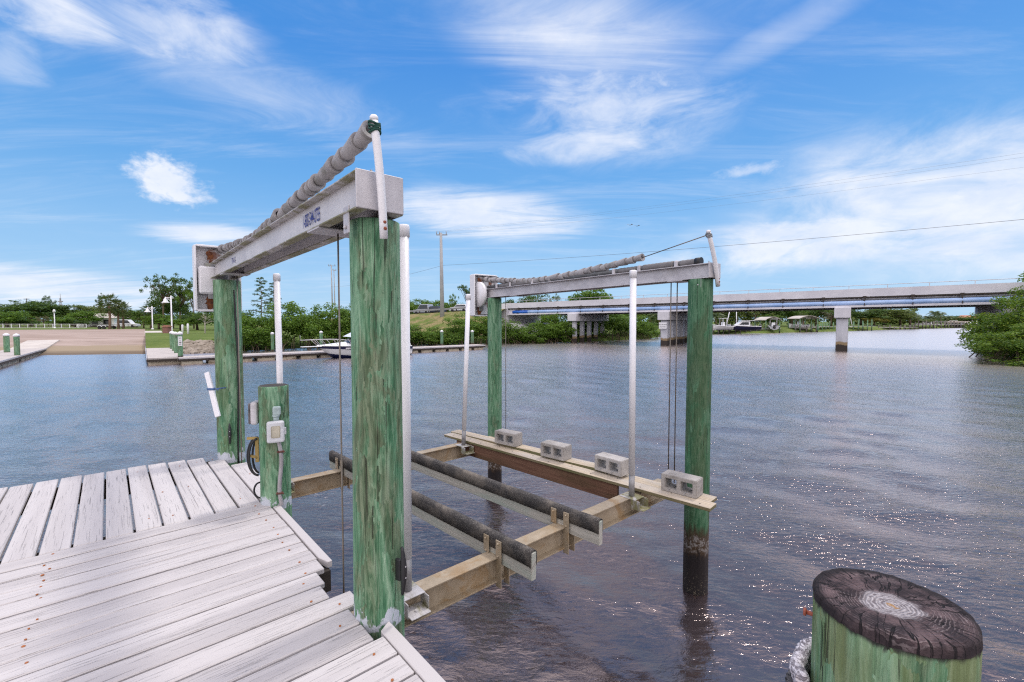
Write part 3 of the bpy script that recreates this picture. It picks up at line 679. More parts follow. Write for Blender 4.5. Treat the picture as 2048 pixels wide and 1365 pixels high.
def cmu():
    t = thing('concrete_block', 'x', 'concrete block', (0, 0, 0), 'hollow blocks on the plank walkway'); L, H, D = .385, .185, .185
    m = MB(); bm = m.bm
    xs = [-L / 2, -L / 2 + .045, -.022, .022, L / 2 - .045, L / 2]; zs = [0, .040, H - .040, H]
    holes = {(1, 1), (3, 1)}; vf = {}
    for yi, y in enumerate((-D / 2, D / 2)):
        for i, x in enumerate(xs):
            for k, z in enumerate(zs): vf[(yi, i, k)] = bm.verts.new((x, y, z))
    for i in range(5):
        for k in range(3):
            if (i, k) in holes: continue
            bm.faces.new([vf[(0, i, k)], vf[(0, i + 1, k)], vf[(0, i + 1, k + 1)], vf[(0, i, k + 1)]]); bm.faces.new([vf[(1, i, k)], vf[(1, i, k + 1)], vf[(1, i + 1, k + 1)], vf[(1, i + 1, k)]])
    for i in range(5):
        for k in (0, 3): bm.faces.new([vf[(0, i, k)], vf[(1, i, k)], vf[(1, i + 1, k)], vf[(0, i + 1, k)]])
    for k in range(3):
        for i in (0, 5): bm.faces.new([vf[(0, i, k)], vf[(1, i, k)], vf[(1, i, k + 1)], vf[(0, i, k + 1)]])
    for i, k in holes:
        c = [(i, k), (i + 1, k), (i + 1, k + 1), (i, k + 1)]
        for a, b in zip(c, c[1:] + c[:1]): bm.faces.new([vf[(0, *a)], vf[(0, *b)], vf[(1, *b)], vf[(1, *a)]])
    bmesh.ops.recalc_face_normals(bm, faces=bm.faces)
    bmesh.ops.bevel(bm, geom=[e for e in bm.edges if e.calc_length() > .02], offset=.006, segments=2, affect='EDGES')
    obj('block', m, M['conc'], t)
    w = MB()
    for sx in (-1, 1):
        x = sx * .085; w.tube([(x - .02, -D / 2 - .03, .012), (x - .01, -D / 2 - .008, .036), (x + .01, -D / 2 + .05, .046), (x + .03, D / 2 - .05, .046), (x + .025, D / 2 + .01, .04), (x + .02, D / 2 + .02, .0)], .0035, 6)
    obj('tie_wire', w, M['galv'], t); return t
cb = cmu(); blk = [(1361, 986, 'nearest of the four blocks, in front of the dark green piling', 0.0), (1207, 955, 'second concrete block from the near end, left of the near guide post', .042), (1097, 923, 'concrete block third from the near end, just past the raised plank joint', .006), (1012, 894, 'concrete block farthest out, in front of the slender piling', .045)]
for i, (x, y, lab, dz) in enumerate(blk):
    p = at(x, y, wz + .02); d = p - V((f0.x, f0.y, 0)); l = V((d.x, d.y, 0)).dot(wu)
    pos = V((f0.x, f0.y, 0)) + wu * (l + (.0)) + ws * (wwd * 1.28) + Zv * (wz + .019 + (.024 if i else .001) + (.012 if i == 3 else 0))
    rz = math.atan2(-wu.y, -wu.x) + (.02, -.06, .05, .1)[i]
    if i == 0: cb.location = pos; cb.rotation_euler.z = rz; cb['label'] = 'hollow ' + lab if not lab.startswith('n') else lab
    else: dup(cb, pos, rz, lab)

# ---------------------------------------------------------------- cables
def vert(p, z0, z1): return [V((p.x, p.y, z1)), V((p.x, p.y, z0))]
t, pA, pB, u, s, n, L = LB; q = pA + u * .62 - s * .02
cable('steel cable hanging under the lettered beam beside the thick front piling', vert(V((q.x, q.y, 0)), -.3, pA.z + .1), .0055)
q = W(3.56, .02); cable('steel cable hanging beside the far deck piling', vert(q, .6, 3.72), .0065)
t, pA, pB, u, s, n, L = RB; q = pA + u * .50
cable('left one of the cable pair in front of the dark green piling', vert(V((q.x, q.y, 0)) + V((-.04, 0, 0)), 1.2, pA.z + .22), .007)
cable('right one of the cable pair in front of the dark green piling', vert(V((q.x, q.y, 0)) + V((.035, 0, 0)), 1.2, pA.z + .12), .007)
q = pB - u * .62; cable('thin cable hanging beside the slender far piling', vert(V((q.x, q.y, 0)), 1.2, pB.z + .1), .006)

# ---------------------------------------------------------------- fittings
def cleat(label, p, out, L=.26):
    """p on the pile face, out away from it, horns upright"""
    out = V(out).normalized(); sd = out.cross(Zv).normalized(); t = thing('cleat', label, 'cleat', p); m = MB()
    m.box(p + out * .018, (.022, .036, .12), (sd, out, Zv), .006)
    h = MB(); pts = [p + out * (.045 + .012 * (1 - abs(f) ** 2)) + Zv * f * L / 2 for f in np.linspace(-1, 1, 13)]
    h.tube(pts, [.007 + .010 * (1 - abs(f) ** 1.5) for f in np.linspace(-1, 1, 13)], 10)
    obj('base', m, M['black'], t); obj('horn', h, M['black'], t)
    b = MB()
    for z in (.03, -.03): b.lathe([(.006, 0), (.004, .004)], p + out * .068 + Zv * z, 8, 0, False, (sd, Zv, out))
    obj('screw', b, M['alu'], t)
def on_pile(P, r, deg, z): d = V((math.cos(R(deg)), math.sin(R(deg)), 0)); return V((P.x, P.y, z)) + d * r, d
p, d = on_pile(P1, .137, -33, 1.86); cleat('black cleat low on the thick front piling', p, d)
p, d = on_pile(P2, .140, -62, 1.90); cleat('black cleat low on the far deck piling', p, d, .24)
def outlet():
    """electrical box with its conduit on the short post"""
    c = V((PP.x, PP.y, 0)); f = V((-PP.x, -PP.y, 0)).normalized(); f = (Matrix.Rotation(R(-2), 3, 'Z') @ f); s = f.cross(Zv) * -1   # s to the viewer's right
    s = V((-f.y, f.x, 0)); r = .128; z = DZ + .66; t = thing('outlet_box', 'grey weatherproof outlet box with clear cover on the short post', 'outlet box', c + f * r + Zv * (DZ + .02))
    def q(a, o_, zz): return c + f * (r + o_) + s * a + Zv * zz
    g = plain('grey_pvc', (.42, .43, .44), .5); ax = (s, f, Zv); sft = .015
    m = MB(); m.box(q(sft, .012, z), (.115, .06, .165), ax, .012, seg=2); obj('back_box', m, g, t)
    m = MB(); m.box(q(sft, .062, z), (.135, .045, .185), ax, .016, seg=2); obj('cover', m, plain('cover_plastic', (.55, .56, .58), .2), t)
    m = MB(); m.box(q(sft, .0855, z + .003), (.068, .006, .10), ax, .008, seg=2); obj('cover_window', m, plain('pale_window', (.50, .46, .36), .15), t)
    m = MB(); m.box(q(sft + .071, .055, z), (.02, .03, .06), ax, .004); obj('cover_latch', m, g, t)
    m = MB(); m.tube([q(sft + .005, .035, z + .085), q(sft + .005, .035, z + .13)], .022, 14); m.tube([q(sft + .005, .035, z + .125), q(sft + .005, .035, z + .14)], .029, 14)
    m.box(q(sft + .01, .035, z + .175), (.062, .052, .075), (s, f, Zv), .012, seg=2); m.tube([q(sft + .01, .055, z + .185), q(sft + .01, .064, z + .185)], .006, 8); obj('conduit_elbow', m, plain('teal_grey_pvc', (.34, .42, .42), .5), t)
    m = MB(); pts, rs = [], []; N = 150
    for i in range(N):
        k = i / (N - 1); zz = z - .09 - k * (z - .09 - DZ - .002); pts.append(q(sft + .018 + .018 * k + .014 * math.sin(k * 6), .014, zz)); rs.append(.0155 if k < .14 or k > .83 else (.0172 if i % 2 else .0145))
    m.tube(pts, rs, 12); obj('conduit', m, plain('conduit_grey', (.36, .34, .35), .5), t)
    for k in (.17, .80):
        m = MB(); i = int(k * N); m.box(pts[i] + f * .006, (.055, .032, .016), ax, .005); m.lathe([(.007, 0), (.007, .008)], pts[i] + s * .026 + f * .022, 8, 0, False, (s, Zv, f)); obj('strap', m, plain('rust_strap', (.10, .03, .02), .7), t)
outlet()
def side_box():
    c = V((PP.x, PP.y, 0)); f = V((-.93, -.25, 0)).normalized(); s = V((-f.y, f.x, 0)); t = thing('switch_box', 'small clear-lidded switch box on the left side of the short post', 'switch box', c + f * .12 + Zv * (DZ + .72)); z = DZ + .80; ax = (s, f, Zv)
    m = MB(); m.box(c + f * .148 + Zv * z, (.13, .06, .20), ax, .022, seg=3); obj('back_box', m, M['alu'], t)
    m = MB(); m.box(c + f * .183 + Zv * z, (.115, .022, .185), ax, .010, seg=2); obj('lid', m, plain('smoky_lid', (.13, .115, .12), .25, var=.6, sc=40), t)
    m = MB(); m.box(c + f * .196 + Zv * z, (.05, .008, .04), ax, .003); obj('lid_latch', m, M['alu'], t)
    h = thing('cable_loop', 'black cable looped over a yellow hook on the short post', 'cable', c + f * .12 + Zv * (DZ + .2)); m = MB(); m.box(c + f * .142 + Zv * (z - .33), (.02, .03, .22), ax, .003); m.beam(c + f * .14 + Zv * (z - .225), c + f * .22 + Zv * (z - .225), .02, .02); m.beam(c + f * .14 + Zv * (z - .40), c + f * .20 + Zv * (z - .38), .02, .02)
    obj('hook', m, plain('yellow_hook', (.36, .25, .08), .7), h)
    m = MB()
    for k, w in ((0, .0), (1, .025), (2, -.018)):
        m.tube([c + f * (.135 + (.085 - k * .018) * math.sin(a)) + s * (w * .8) + Zv * (z - .39 + (.17 - k * .01) * math.cos(a)) for a in np.linspace(0, math.pi, 16)], .009, 8)
    m.tube([c + f * (.13 + .05 * math.sin(a)) - s * .02 + Zv * (z - .70 + .07 * math.cos(a)) for a in np.linspace(0, math.pi, 12)], .008, 8); obj('cable', m, M['black'], h)
side_box()
def stick():
    D = 5.12; a, b = atd(414, 745, D), atd(436, 834, D - .1); t = thing('loose_pipe', 'cut white pipe strapped aslant to the far deck piling', 'pipe', b); m = MB(); m.beam(a, b, .055, .03, up=(0, -1, 0), bev=.005); obj('pipe', m, M['white'], t)
    c = a.lerp(b, .38); m = MB(); m.box(c, (.075, .05, .025), (X, Y, Zv), .005); m.tube([c + X * .03, c + X * .10 + Y * .1], .007, 8); m.tube([c + X * .085 - Y * .02, c + X * .10 - Y * .04], .011, 8); obj('blue_strap', m, plain('blue_strap', (.07, .13, .28), .6), t)
stick()
cable('black power cable running down the right side of the far deck piling', [V((P2.x + .135 + .012 * math.sin(z * 3), P2.y - .07, z)) for z in np.linspace(3.55, 1.5, 18)], .010, name='power_cable', mat=M['black'])

# ---------------------------------------------------------------- mooring pile and rope in the foreground
def cut_top():
    m, nt = newmat('weathered_end_grain'); o = tc(nt); w = vadd(nt, o, nd(nt, 'ShaderNodeVectorMath', {0: noi(nt, o, 9, 4, .6, out=1), 1: (.03, .03, 0)}, operation='MULTIPLY'))
    s = nd(nt, 'ShaderNodeSeparateXYZ', {0: w}, out=None).outputs
    r = mt(nt, 'SQRT', mt(nt, 'ADD', mt(nt, 'MULTIPLY', mt(nt, 'ADD', s[0], -.006), mt(nt, 'ADD', s[0], -.006)), mt(nt, 'MULTIPLY', s[1], s[1])))
    ringn = mt(nt, 'SINE', mt(nt, 'ADD', mt(nt, 'MULTIPLY', r, 900.0), mt(nt, 'MULTIPLY', noi(nt, o, 34, 5, .7), 15.0)))
    patch = noi(nt, o, 16, 6, .68)
    col = mix(nt, smooth(nt, patch, .38, .66), (.026, .018, .021), (.125, .085, .088))
    col = mix(nt, mt(nt, 'MULTIPLY', smooth(nt, ringn, .2, 1.0), mt(nt, 'MULTIPLY', smooth(nt, noi(nt, o, 11, 5, .7), .44, .62), .5)), col, (.27, .22, .22))
    core = mt(nt, 'ADD', r, mt(nt, 'MULTIPLY', mt(nt, 'SUBTRACT', noi(nt, o, 45, 5, .7), .5), .06))
    cw = mix(nt, smooth(nt, mt(nt, 'ADD', mt(nt, 'MULTIPLY', ringn, .20), mt(nt, 'MULTIPLY', noi(nt, o, 90, 6, .75), 2.4)), .75, 1.55), (.13, .11, .12), (.42, .39, .40))
    col = mix(nt, mt(nt, 'MULTIPLY', smooth(nt, core, .060, .042), .92), col, cw)
    col = mix(nt, smooth(nt, core, .010, .004), col, (.34, .20, .09))
    a = mt(nt, 'ARCTAN2', s[1], s[0]); ck = noi(nt, nd(nt, 'ShaderNodeCombineXYZ', {0: mt(nt, 'MULTIPLY', a, 2.6), 1: mt(nt, 'MULTIPLY', r, 5.0), 2: 0.0}), 1.6, 3, .5, .4)
    crack = mt(nt, 'MULTIPLY', smooth(nt, mt(nt, 'ABSOLUTE', mt(nt, 'SUBTRACT', ck, .5)), .016, .006), smooth(nt, r, .045, .07))
    col = mix(nt, crack, col, (.008, .006, .007))
    col = mix(nt, smooth(nt, r, .118, .140), col, (.020, .015, .017))
    h = mt(nt, 'ADD', mt(nt, 'MULTIPLY', ringn, .25), mt(nt, 'ADD', mt(nt, 'MULTIPLY', patch, 2.0), mt(nt, 'MULTIPLY', crack, -2.5)))
    finish(nt, col, .85, h, .0035, spec=.25); return m
FP = V((.843, .987, 0)); FZ = 2.556
def front_pile():
    t = thing('mooring_piling', 'sawn-off green piling with dark cracked end grain in the near corner', 'piling', FP); mb = pile_mesh(FZ - .012, .1445, .1425, 9, n=96, m=60, rough=1.3); bm = mb.bm
    bmesh.ops.translate(bm, verts=bm.verts, vec=FP)
    for f in [f for f in bm.faces if f.material_index == 1]: bm.faces.remove(f)
    obj('timber', mb, [M['pile_front']], t)
    m = MB(); rows = []
    for r in (.1450, .1447, .1436, .140, .13, .11, .09, .07, .05, .03, .012):
        zz = {.1450: -.012, .1447: -.006, .1436: .002, .140: .009}.get(r, .012)
        rows.append([FP + V((math.cos(q) * r, math.sin(q) * r, FZ + zz + (.003 * mn.noise(V((math.cos(q) * 9 * r * 8, math.sin(q) * 9 * r * 8, r * 50)))))) * 1.0 + V((math.cos(q), math.sin(q), 0)) * .003 * mn.noise(V((math.cos(q) * 5, math.sin(q) * 5, 1))) for q in (math.tau * k / 96 for k in range(96))])
    g = m.grid(rows, close=True); m.bm.faces.new(g[-1][::-1]); o = obj('end_grain', m, cut_top(), t)
    b = MB(); d = V((-.80, .60, 0)).normalized(); c = FP + Zv * (FZ - .075); b.tube([c + d * .12, c + d * .158], .005, 10); b.tube([c + d * .156, c + d * .162], .009, 10); obj('bolt', b, plain('red_bolt', (.28, .07, .04), .7), t)
    rt = thing('mooring_rope', 'frayed white and black rope wound round the sawn-off piling', 'rope', FP + Zv * (FZ - .3)); rg = random.Random(2)
    rm, nt = newmat('rope_fibre'); oo = tc(nt); st = noi(nt, mapv(nt, oo, (60, 60, 260), rot=(.5, .3, 0)), 1.0, 4, .6, .5); finish(nt, mix(nt, smooth(nt, st, .4, .6), (.16, .14, .16), (.62, .58, .62)), .9, st, .004)
    rk, nt = newmat('black_rope_fibre'); oo = tc(nt); st = noi(nt, mapv(nt, oo, (60, 60, 260), rot=(.5, .3, 0)), 1.0, 4, .6, .5); finish(nt, mix(nt, smooth(nt, st, .4, .6), (.008, .008, .010), (.09, .085, .09)), .9, st, .004)
    for i, (zo, mt_) in enumerate(((-.115, rm), (-.147, rm), (-.178, rk), (-.208, rk), (-.237, rk), (-.266, rk))):
        m = MB(); rr = .148 + .020
        for sg in range(3):
            pts = []
            for a in np.linspace(R(75), R(172), 60):
                tw = a * 26 + sg * math.tau / 3; bul = .010 * mn.noise(V((a * 2, i, 1))) + (.02 * max(0, 1 - abs(a - R(185)) / .35) if i < 2 else .012)
                e = V((math.cos(a), math.sin(a), 0)); pts.append(FP + e * (rr + bul + .007 * math.cos(tw)) + Zv * (FZ - .085 + zo + .007 * math.sin(tw) + .015 * mn.noise(V((a * 1.5, i * 3, 5)))))
            m.tube(pts, .0105, 8, jit=.08)
        obj('rope_turn', m, mt_, rt)
front_pile()

# ---------------------------------------------------------------- land
def ground_mats():
    m, nt = newmat('grass_ground'); o = tc(nt); n = noi(nt, o, .35, 8, .65); f = noi(nt, o, 5, 5, .7)
    col = mix(nt, smooth(nt, n, .35, .65), (.105, .15, .035), (.17, .21, .06)); col = mix(nt, smooth(nt, f, .3, .75), mix(nt, .5, col, (.05, .08, .015)), col)
    finish(nt, col, .95, f, .05, spec=.1); M['grass'] = m
    m, nt = newmat('dry_bank'); o = tc(nt); n = noi(nt, o, .5, 8, .65); f = noi(nt, o, 4, 5, .7)
    col = mix(nt, smooth(nt, n, .40, .60), (.13, .18, .04), (.30, .235, .12)); col = mix(nt, smooth(nt, f, .35, .7), mix(nt, .4, col, (.06, .07, .02)), col); finish(nt, col, .95, f, .08, spec=.1); M['bank'] = m
    m, nt = newmat('ramp_concrete'); o = tc(nt); n = noi(nt, mapv(nt, o, (.05, .22, 1), rot=(0, 0, R(-50))), 1.6, 8, .65, .6); f = noi(nt, o, .5, 8, .7)
    col = mix(nt, smooth(nt, n, .35, .68), (.30, .225, .185), (.42, .33, .285)); col = mix(nt, mt(nt, 'MULTIPLY', smooth(nt, f, .5, .7), .35), col, (.19, .15, .13))
    z = nd(nt, 'ShaderNodeSeparateXYZ', {0: o}, out=2); wz = mt(nt, 'ADD', z, mt(nt, 'MULTIPLY', mt(nt, 'SUBTRACT', n, .5), .35))
    col = mix(nt, smooth(nt, wz, .62, .50), col, (.30, .235, .16)); col = mix(nt, smooth(nt, wz, .28, .10), col, (.16, .12, .085)); finish(nt, col, .9, f, .02, spec=.15); M['ramp'] = m
ground_mats()
M['pconc'] = concrete('pale_concrete', (.46, .41, .37), (.58, .53, .48), .8, .01, .2)
M['bridgec'] = concrete('bridge_concrete', (.58, .565, .60), (.72, .70, .73), .5, .01, .15)
M['asphalt'] = concrete('asphalt', (.05, .05, .052), (.07, .07, .072), 2, .01, .2)
SHORE = [(-700, 716), (-300, 713), (0, 712), (85, 711), (200, 709.5), (292, 708.5), (365, 707), (425, 705), (480, 702), (600, 697), (700, 694), (800, 691), (900, 688.5), (1000, 687), (1060, 686), (1150, 684), (1215, 682), (1300, 677.5), (1330, 672), (1400, 669), (1440, 668.5), (1530, 667), (1600, 665), (1690, 663), (1800, 659), (1900, 656.5), (2000, 653), (2400, 650)]
def land():
    pts = [at(x, y, 0) for x, y in SHORE]
    def sheet(ps, offs): return [[p + p.normalized() * o_ + Zv * z for p in ps] for o_, z in offs]
    g = MB(); g.grid(sheet(pts[5:], ((-3, -.7), (0, .03), (1.2, .45), (5, .95), (14, 1.35), (40, 1.6), (150, 1.7), (1800, 2.2)))); struct('ground', g, M['grass'])
    r = MB(); r.grid(sheet(pts[:6], ((-8, -1.0), (0, 0), (8, .55), (18, 1.1), (29, 1.5), (40, 1.62), (58, 1.66)))); struct('boat_ramp', r, M['ramp'])
    b = MB(); b.grid(sheet(pts[:6], ((57.5, 1.62), (62, 1.68), (150, 1.8), (1800, 2.2)))); struct('lawn', b, M['grass'])
    k = MB(); c = V((60, 36, 0)); rows = []
    for rr, z in ((24, -.8), (20, .05), (18, .5), (10, .9), (.5, 1.0)): rows.append([c + V((math.cos(q) * rr, math.sin(q) * rr * .5, z)) for q in (math.tau * i / 40 for i in range(40))])
    g = k.grid(rows, close=True); k.bm.faces.new(g[-1][::-1]); struct('river_bank', k, M['bank'])
    k = MB(); k.face([at(293, 664.5, 1.56), at(318, 671, 1.25), at(316, 671, 1.25), at(300, 660, 1.66)]); k.bm.free()
land()

# ---------------------------------------------------------------- bridge
BD = V((1, -.72, 0)).normalized(); BN = V((.584, .811, 0))
def BP(t, n=0.0, z=0.0): return V((35.6 + t, 49.1 - .72 * t, z)) + BN * n
def bzt(t): return 6.60 + .0125 * t
def bridge():
    T = thing('road_bridge', 'pale concrete road bridge with a blue pipe along its side crossing the river', 'bridge', BP(-36, 0, 0)); T0, T1 = -36.3, 34
    def strip(n0, n1, z0, z1, mat, name, t0=T0, t1=T1, parent=None):
        m = MB(); rows = []
        for t in np.linspace(t0, t1, 24): z = bzt(t); rows.append([BP(t, n0, z + z0), BP(t, n1, z + z0), BP(t, n1, z + z1), BP(t, n0, z + z1)])
        g = m.grid(rows, close=True, smooth=False); m.bm.faces.new(g[0]); m.bm.faces.new(g[-1]); return obj(name, m, mat, parent or T)
    strip(0, .28, -.84, 0, M['bridgec'], 'parapet'); strip(10.3, 10.58, -.84, 0, M['bridgec'], 'parapet')
    strip(.28, 10.3, -1.02, -.78, M['asphalt'], 'road_slab'); strip(.02, .5, -.98, -.86, M['dark'], 'deck_edge')
    for n in (.30, 2.8, 5.2, 7.6, 9.9): strip(n, n + .22, -1.75, -1.02, M['bridgec'], 'girder')
    for n in (-.22, 2.6, 5.0, 7.4, 9.7): strip(n, n + .75, -1.95, -1.73, M['bridgec'], 'girder_flange')
    bm_, nt = newmat('blue_pipe_paint'); o = tc(nt); n_ = noi(nt, o, .5, 6, .6); finish(nt, mix(nt, smooth(nt, n_, .35, .65), (.22, .36, .62), (.38, .51, .76)), .45)
    p = MB(); ts = np.linspace(-35.3, T1, 30); p.tube([BP(t, -.02, bzt(t) - 1.50) for t in ts], .25, 14); obj('water_pipe', p, bm_, T)
    p = MB(); p.tube([BP(t, -.03, bzt(t) - 1.50) for t in (-35.4, -33.0)], .265, 14); obj('pipe_sleeve', p, plain('bright_blue', (.02, .12, .50), .4), T)
    p = MB(); p.tube([BP(t, .10, bzt(t) - 1.16) for t in ts], .05, 8); obj('conduit', p, M['wirew'], T)
    t = -34.5; i = 0
    while t < 22:
        m = MB(); z = bzt(t); m.box(BP(t, -.05, z - .90), (.28, .16, .24), (BD, BN, Zv)); m.beam(BP(t, -.06, z - .9), BP(t, -.30, z - 1.80), .07, .07, up=BD); m.beam(BP(t - .25, -.10, z - 1.05), BP(t, -.12, z - 1.35), .05, .05, up=BD)
        obj('pipe_hanger', m, M['dark'], T); t += 3.1 if i % 2 == 0 else 2.9; i += 1
    rl = MB()
    for t in np.arange(-36, 33, 2.6): rl.beam(BP(t, .14, bzt(t)), BP(t, .14, bzt(t) + .36), .05, .05, up=BD)
    rl.tube([BP(t, .14, bzt(t) + .36) for t in ts], .028, 6); obj('railing', rl, M['alu'], T)
    for t in (-26.3, -15.4, 0, 10.3, 22):
        zb = bzt(t) - 1.95; c = MB(); c.box(BP(t, 5.0, zb - .55), (1.45, 11.6, 1.10), (BD, BN, Zv), .03); cap = obj('pier_cap', c, M['bridgec'], T)
        for k in range(5):
            q = MB(); n = .1 + k * 2.45; cw = {-26.3: .58, -15.4: .88}.get(t, 1.05); q.box(BP(t, n, zb / 2 - 1.1), (cw, cw, zb), (BD, BN, Zv), .05)
            obj('column', q, M['column'], cap)
    sg = MB(); c = BP(-15.4, -.85, 2.62); sg.box(c, (1.0, .04, .82), (BD, BN, Zv), .01); so_ = obj('sign_board', sg, M['gel'], T)
    place_text("NO WAKE", .21, c - BN * .022 + Zv * .12, BD, Zv, M['black'], so_, 'lettering', 1.0); place_text("IDLE SPEED", .16, c - BN * .022 - Zv * .16, BD, Zv, M['black'], so_, 'lettering', 1.0)
    # abutment with its sloping wing wall and paved slope
    a = MB(); z = bzt(-36.3)
    a.prism([BP(-36.3, -.1, z + .02), BP(-38.2, -.1, z - .1), BP(-39.5, -.1, z - 1.0), BP(-38.0, -.1, .9), BP(-36.3, -.1, .9)], BN * .4); a.box(BP(-36.9, 5.2, 2.4), (1.2, 10.8, 4.3), (BD, BN, Zv))
    a.prism([BP(-36.2, 0, 2.9), BP(-35.2, 0, 2.9), BP(-30.0, 0, .5), BP(-36.2, 0, .5)], BN * 10.6); obj('abutment', a, M['bridgec'], T)
def column_mat():
    m, nt = newmat('pier_concrete'); o = tc(nt); z = nd(nt, 'ShaderNodeSeparateXYZ', {0: o}, out=2); n = noi(nt, mapv(nt, o, (1, 1, .3)), 1.6, 7, .65); zz = mt(nt, 'ADD', z, mt(nt, 'MULTIPLY', mt(nt, 'SUBTRACT', n, .5), .5))
    col = mix(nt, smooth(nt, n, .3, .7), (.46, .46, .50), (.60, .60, .64)); col = mix(nt, smooth(nt, zz, 1.05, .90), col, (.30, .22, .13)); col = mix(nt, smooth(nt, zz, .72, .60), col, (.055, .045, .04)); finish(nt, col, .9, n, .01, spec=.2); M['column'] = m
column_mat(); bridge()
def embankment():
    rows = []; rg = random.Random(4)
    for t in np.linspace(-36.4, -120, 40):
        zr = max(2.2, 5.25 + .036 * (t + 36)); f = min(1, (-36.4 - t) / 4)
        rows.append([BP(t, 11 + 4, 1.2), BP(t, 11, zr), BP(t, -.4, zr), BP(t, -1.2, zr - .15)] + [BP(t, -1.2 - k * (9.5 * (.55 + .45 * f)) / 6, (zr - .15) * (1 - k / 6) + 1.0 * k / 6 + .12 * mn.noise(V((t, k, 1)))) for k in range(1, 7)])
    g = MB(); g.grid(rows); struct('embankment', g, M['bank'])
    g = MB(); rows = []
    for t in np.linspace(-36.4, -120, 20): zr = max(2.2, 5.25 + .036 * (t + 36)) + .02; rows.append([BP(t, .9, zr), BP(t, 9.6, zr)])
    g.grid(rows); struct('road', g, M['asphalt'])
    T = thing('guardrail', 'dark roadside guardrail on top of the grassy embankment', 'guardrail', BP(-38, 0, 5.1)); m = MB(); ts = np.linspace(-38, -75, 14); zr = lambda t: 5.25 + .036 * (t + 36)
    for a, b in zip(ts, ts[1:]): m.beam(BP(a, .15, zr(a) + .62), BP(b, .15, zr(b) + .62), .06, .30)
    obj('rail', m, M['galv'], T)
    for t in np.linspace(-38, -75, 20): m = MB(); m.beam(BP(t, .28, zr(t) - .1), BP(t, .28, zr(t) + .72), .12, .16, up=BD); obj('post', m, M['dark'], T)
embankment()

# ---------------------------------------------------------------- vehicles on the road
GLASS = plain('dark_glass', (.02, .025, .03), .08); TYRE = plain('tyre', (.02, .02, .02), .8)
def car(name, label, cat, loc, dirv, paint, L=4.6, H=1.65, van=False):
    u = V(dirv).normalized(); s = V((-u.y, u.x, 0)); T = thing(name, label, cat, loc); c = V(loc); m = MB(); w = 1.78
    pr = [(-.5, .30), (-.5, .62), (-.46, .95 / H * H * .92), (-.36, .96), (.28, .96), (.48, .82), (.5, .55), (.5, .30)]
    m.prism([c + u * a * L + Zv * b - s * w / 2 for a, b in pr], s * w, bev=.05); obj('body', m, paint, T)
    m = MB(); pr = [(-.47 if van else -.44, .90), (-.42 if van else -.36, H), (.10, H), (.27, .90)]
    m.prism([c + u * a * L + Zv * b - s * (w / 2 - .09) for a, b in pr], s * (w - .18), bev=.06); obj('cabin', m, paint, T)
    m = MB(); pr = [(-.40, 1.0), (-.37, H - .14), (.08, H - .14), (.22, 1.0)]
    m.prism([c + u * a * L + Zv * b - s * (w / 2 - .08) for a, b in pr], s * (w - .16)); obj('window', m, GLASS, T)
    for a in (-.31, .30):
        for k in (-1, 1):
            m = MB(); m.lathe([(.18, -.11), (.33, -.11), (.34, 0), (.33, .11), (.18, .11)], c + u * a * L + s * k * (w / 2 - .1) + Zv * .34, 16, 0, False, (u, Zv, s)); obj('wheel', m, TYRE, T)
silver = plain('silver_paint', (.42, .43, .46), .25, .3); white_p = plain('white_paint', (.74, .74, .76), .25); blue_p = plain('dark_car_paint', (.03, .035, .05), .25)
RD = -BD
for x, nn, pt, lab, nm, ct, H in ((826, 3.0, silver, 'silver van on the embankment road right of the tall guide post', 'parked_van', 'van', 1.95), (845, 3.2, blue_p, 'dark car on the road just behind the silver van', 'car', 'car', 1.45), (900, 3.0, white_p, 'white car on the embankment road near the tall utility pole', 'car', 'car', 1.45), (936, 3.4, white_p, 'white car on the embankment road next to the far gear housing', 'car', 'car', 1.6)):
    k = (x - 1024) / 910; t = (k * 49.1 - 35.6) / (1 + .72 * k); car(nm, lab, ct, BP(t, nn, 5.25 + .036 * (t + 36) + .03), RD, pt, H=H)

# ---------------------------------------------------------------- floating docks and boat ramp walkways
DU, DN = V((.758, .652, 0)), V((-.652, .758, 0))
FLOAT = metal_paint('stained_float', (.42, .36, .27), (.52, .46, .36), .7, (.16, .11, .06), 1.5, 0, .8, .5)
DECKC = concrete('dock_concrete', (.42, .38, .36), (.52, .47, .44), 1.5, .005, .2)
def floating_dock(label, p, u, n, L, w, segs, zt=.50, floats=True):
    T = thing('floating_dock', label, 'floating dock', p); m = MB()
    for i in range(segs):
        a, b = L * i / segs + .03, L * (i + 1) / segs - .03
        m.box(p + u * (a + b) / 2 + n * w / 2 + Zv * (zt - .06), (b - a, w, .12), (u, n, Zv), .01)
    obj('deck', m, DECKC, T); m = MB()
    m.box(p + u * L / 2 - n * .03 + Zv * (zt - .20), (L, .06, .14), (u, n, Zv)); m.box(p + u * L / 2 + n * (w + .03) + Zv * (zt - .20), (L, .06, .14), (u, n, Zv)); m.box(p - u * .03 + n * w / 2 + Zv * (zt - .20), (.06, w, .14), (u, n, Zv)); obj('rub_rail', m, M['dark'], T)
    m = MB(); m.box(p + u * L / 2 - n * .045 + Zv * (zt - .06), (L, .05, .11), (u, n, Zv)); obj('edge_rail', m, M['alu'], T)
    if floats:
        k = max(2, int(L / 1.6))
        for i in range(k):
            m = MB(); m.box(p + u * L * (i + .5) / k + n * w / 2 + Zv * (zt - .42), (L / k - .35, w - .1, .34), (u, n, Zv), .06); obj('float', m, FLOAT, T)
    return T
q = V((-24.6, 33.5, 0)); floating_dock('long low floating dock running from the ramp walkway past the moored motorboat', q, DU, DN, 28.4, 1.7, 5)
gu = V((-.63, .776, 0)).normalized(); gn = V((.776, .63, 0)); q = V((-26.5, 33.0, 0))
floating_dock('short floating dock at the foot of the boat ramp walkway', q, gu, gn, 26, 2.15, 8)
